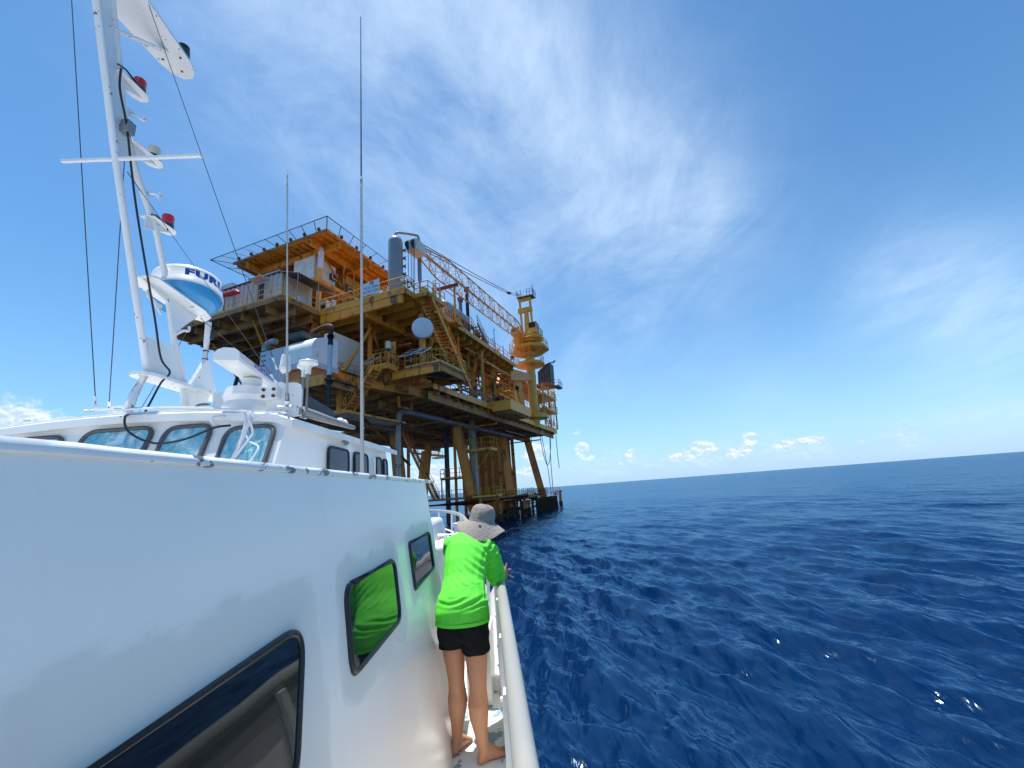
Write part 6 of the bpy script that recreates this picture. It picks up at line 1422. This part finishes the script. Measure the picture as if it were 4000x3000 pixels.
def sw(x, y, z):
    p = V((x, y, z)); d = mnoise.noise(p * 5) * .004
    wst = math.exp(-((z - 2.845 + .10 * (x + .35)) / .045) ** 2)
    d += wst * .0045 * (.55 + .45 * (x + .65) / .35) * math.sin((z - .16 * (x + .48) + .02 * mnoise.noise(p * 5)) * 150 + mnoise.noise(p * 5) * 5)
    if x > -.33 and z > 2.85:      # gathered sleeve
        s = (3.2 - z) * 1.0 + (y - 3.55) * .7; d += .0095 * math.sin(s * 105 + 30 * (x + .25) + 3.5 * mnoise.noise(p * 10)) * min(1, (x + .33) / .04) * (.65 + .6 * mnoise.noise(p * 9 + V((4, 0, 0))))
    dg = math.exp(-(((x + .33) * .8 - (z - 3.1) * .55) / .10) ** 2) * (1 if z > 2.95 else 0)
    d += dg * .0035 * math.sin((x * .75 + z * .9) * 130 + 2 * mnoise.noise(p * 8))
    d += .0013 * math.sin(z * 60 - 25 * x + mnoise.noise(p * 4) * 4) * (1 if z < 2.93 else .3)
    return d
wrinkle(me, sw); me.materials.append(M['lime']); me.shade_smooth()
for v_ in me.vertices: v_.co -= WL[person.name]
shirt = link('shirt', me, person, WL[person.name])
b = MB(); nn_ = 60
hc = V((-.483, 3.318, 0))
b.add([hc + V((math.cos(t) * (.197 + k * .0), math.sin(t) * (.149), z)) for k, z in ((0, 2.706), (0, 2.728)) for t in [2 * math.pi * i / nn_ for i in range(nn_)]], [(i, (i + 1) % nn_, nn_ + (i + 1) % nn_, nn_ + i) for i in range(nn_)])
b.build('hem_band', 'lime', shirt, True)
# shorts
so = MB()
so.loft([(V((-.484, 3.32, 2.60)), (1, 0, 0), (0, 0, 1), .180, .135), (V((-.484, 3.32, 2.66)), (1, 0, 0), (0, 0, 1), .188, .142), (V((-.484, 3.32, 2.74)), (1, 0, 0), (0, 0, 1), .188, .14)])
so.loft([(V((-.566, 3.345, 2.548)), (1, 0, -.0), (0, 0, 1), .096, .106), (V((-.566, 3.345, 2.60)), (1, 0, 0), (0, 0, 1), .099, .110), (V((-.56, 3.34, 2.68)), (1, 0, 0), (0, 0, 1), .102, .118)])
so.loft([(V((-.397, 3.316, 2.520)), (1, 0, 0.08), (0, -.08, 1), .102, .108), (V((-.399, 3.316, 2.58)), (1, 0, 0), (0, 0, 1), .104, .114), (V((-.405, 3.33, 2.68)), (1, 0, 0), (0, 0, 1), .104, .12)])
me = remesh(so, .006, 3)
wrinkle(me, lambda x, y, z: .003 * math.sin(z * 70 + x * 40 + 4 * mnoise.noise(V((x, y, z)) * 6)) + .003 * mnoise.noise(V((x, y, z)) * 12))
me.materials.append(M['blackcloth']); me.shade_smooth()
for v_ in me.vertices: v_.co -= WL[person.name]
link('shorts', me, person, WL[person.name])
# bucket hat
hat = None
hu = V((.19, .10, 1)).normalized(); hx = V((1, 0, -.16)); hx = (hx - hu * hx.dot(hu)).normalized(); hy = hu.cross(hx)
HB_ = V((-.352, 3.80, 3.352))
na = 96; rows = []
def crown(t, i):     # t 0..1 from band to top
    a = t * math.pi / 2; r = .112 * (math.cos(a) ** .44) if t < 1 else 0.0; h = .145 * (math.sin(a) ** .95); return r, h
for k in range(0, 15):
    t = k / 14; r, h = crown(t, k); row = []
    for i in range(na):
        th = 2 * math.pi * i / na; p = V((math.cos(th), math.sin(th) * 1.1, 0))
        q = p * max(r, .0015); d = mnoise.noise(V((q.x * 28, q.y * 28, h * 22 + 3))) * .007 * (1 - .4 * t) + mnoise.noise(V((q.x * 60, q.y * 60, h * 55))) * .003
        row.append(HB_ + hx * q.x * (1 + d * 6) + hy * q.y * (1 + d * 6) + hu * (h + d))
    rows.append(row)
bm_rows = []
for k in range(0, 11):
    t = k / 10; row = []
    for i in range(na):
        th = 2 * math.pi * i / na; back = max(0, -math.sin(th)); side = abs(math.cos(th)); front = max(0, math.sin(th))
        R_ = .112 + t * (.100 + .006 * back); 
        drop = t * (.050 + .100 * back ** 1.2 - .018 * (side ** 2) * (1 if math.cos(th) < 0 else .7) + .02 * front) + t * t * (.010 * math.sin(3 * th + .6) + .007 * math.sin(5 * th + 1))
        stitch = -.0012 if k in (7, 9) else 0
        row.append(HB_ + hx * R_ * math.cos(th) + hy * (R_ * (1.1 - .12 * t) * math.sin(th)) - hu * (drop - stitch))
    bm_rows.append(row)
hm = MB(); allr = bm_rows[::-1] + rows[1:]
vs = [p for row in allr for p in row]; nr = len(allr)
hm.add(vs, [(j * na + i, j * na + (i + 1) % na, (j + 1) * na + (i + 1) % na, (j + 1) * na + i) for j in range(nr - 1) for i in range(na)] + [tuple((nr - 1) * na + i for i in range(na))])
hat = hm.build('hat', 'hat', person, True)
so_ = hat.modifiers.new('s', 'SOLIDIFY'); so_.thickness = .003; so_.offset = -1
sub = hat.modifiers.new('u', 'SUBSURF'); sub.levels = 1; sub.render_levels = 1
bd_ = MB(); bd_.path([HB_ + hx * .1135 * math.cos(t) + hy * .1250 * math.sin(t) + hu * .004 for t in [2 * math.pi * i / 48 for i in range(48)]], .0022, 6, closed=True); bd_.build('cord_seam', 'hat', hat, True)
tp_ = HB_ - hy * .15 - hu * .05
b = MB(); b.ball(tp_ - hy * .0 + hu * .012, .011, 10, (.8, .7, 1)); b.tube(tp_ - hy * .004, tp_ - hy * .012 - hu * .028, .004, 6); b.build('toggle', 'black', hat, True)
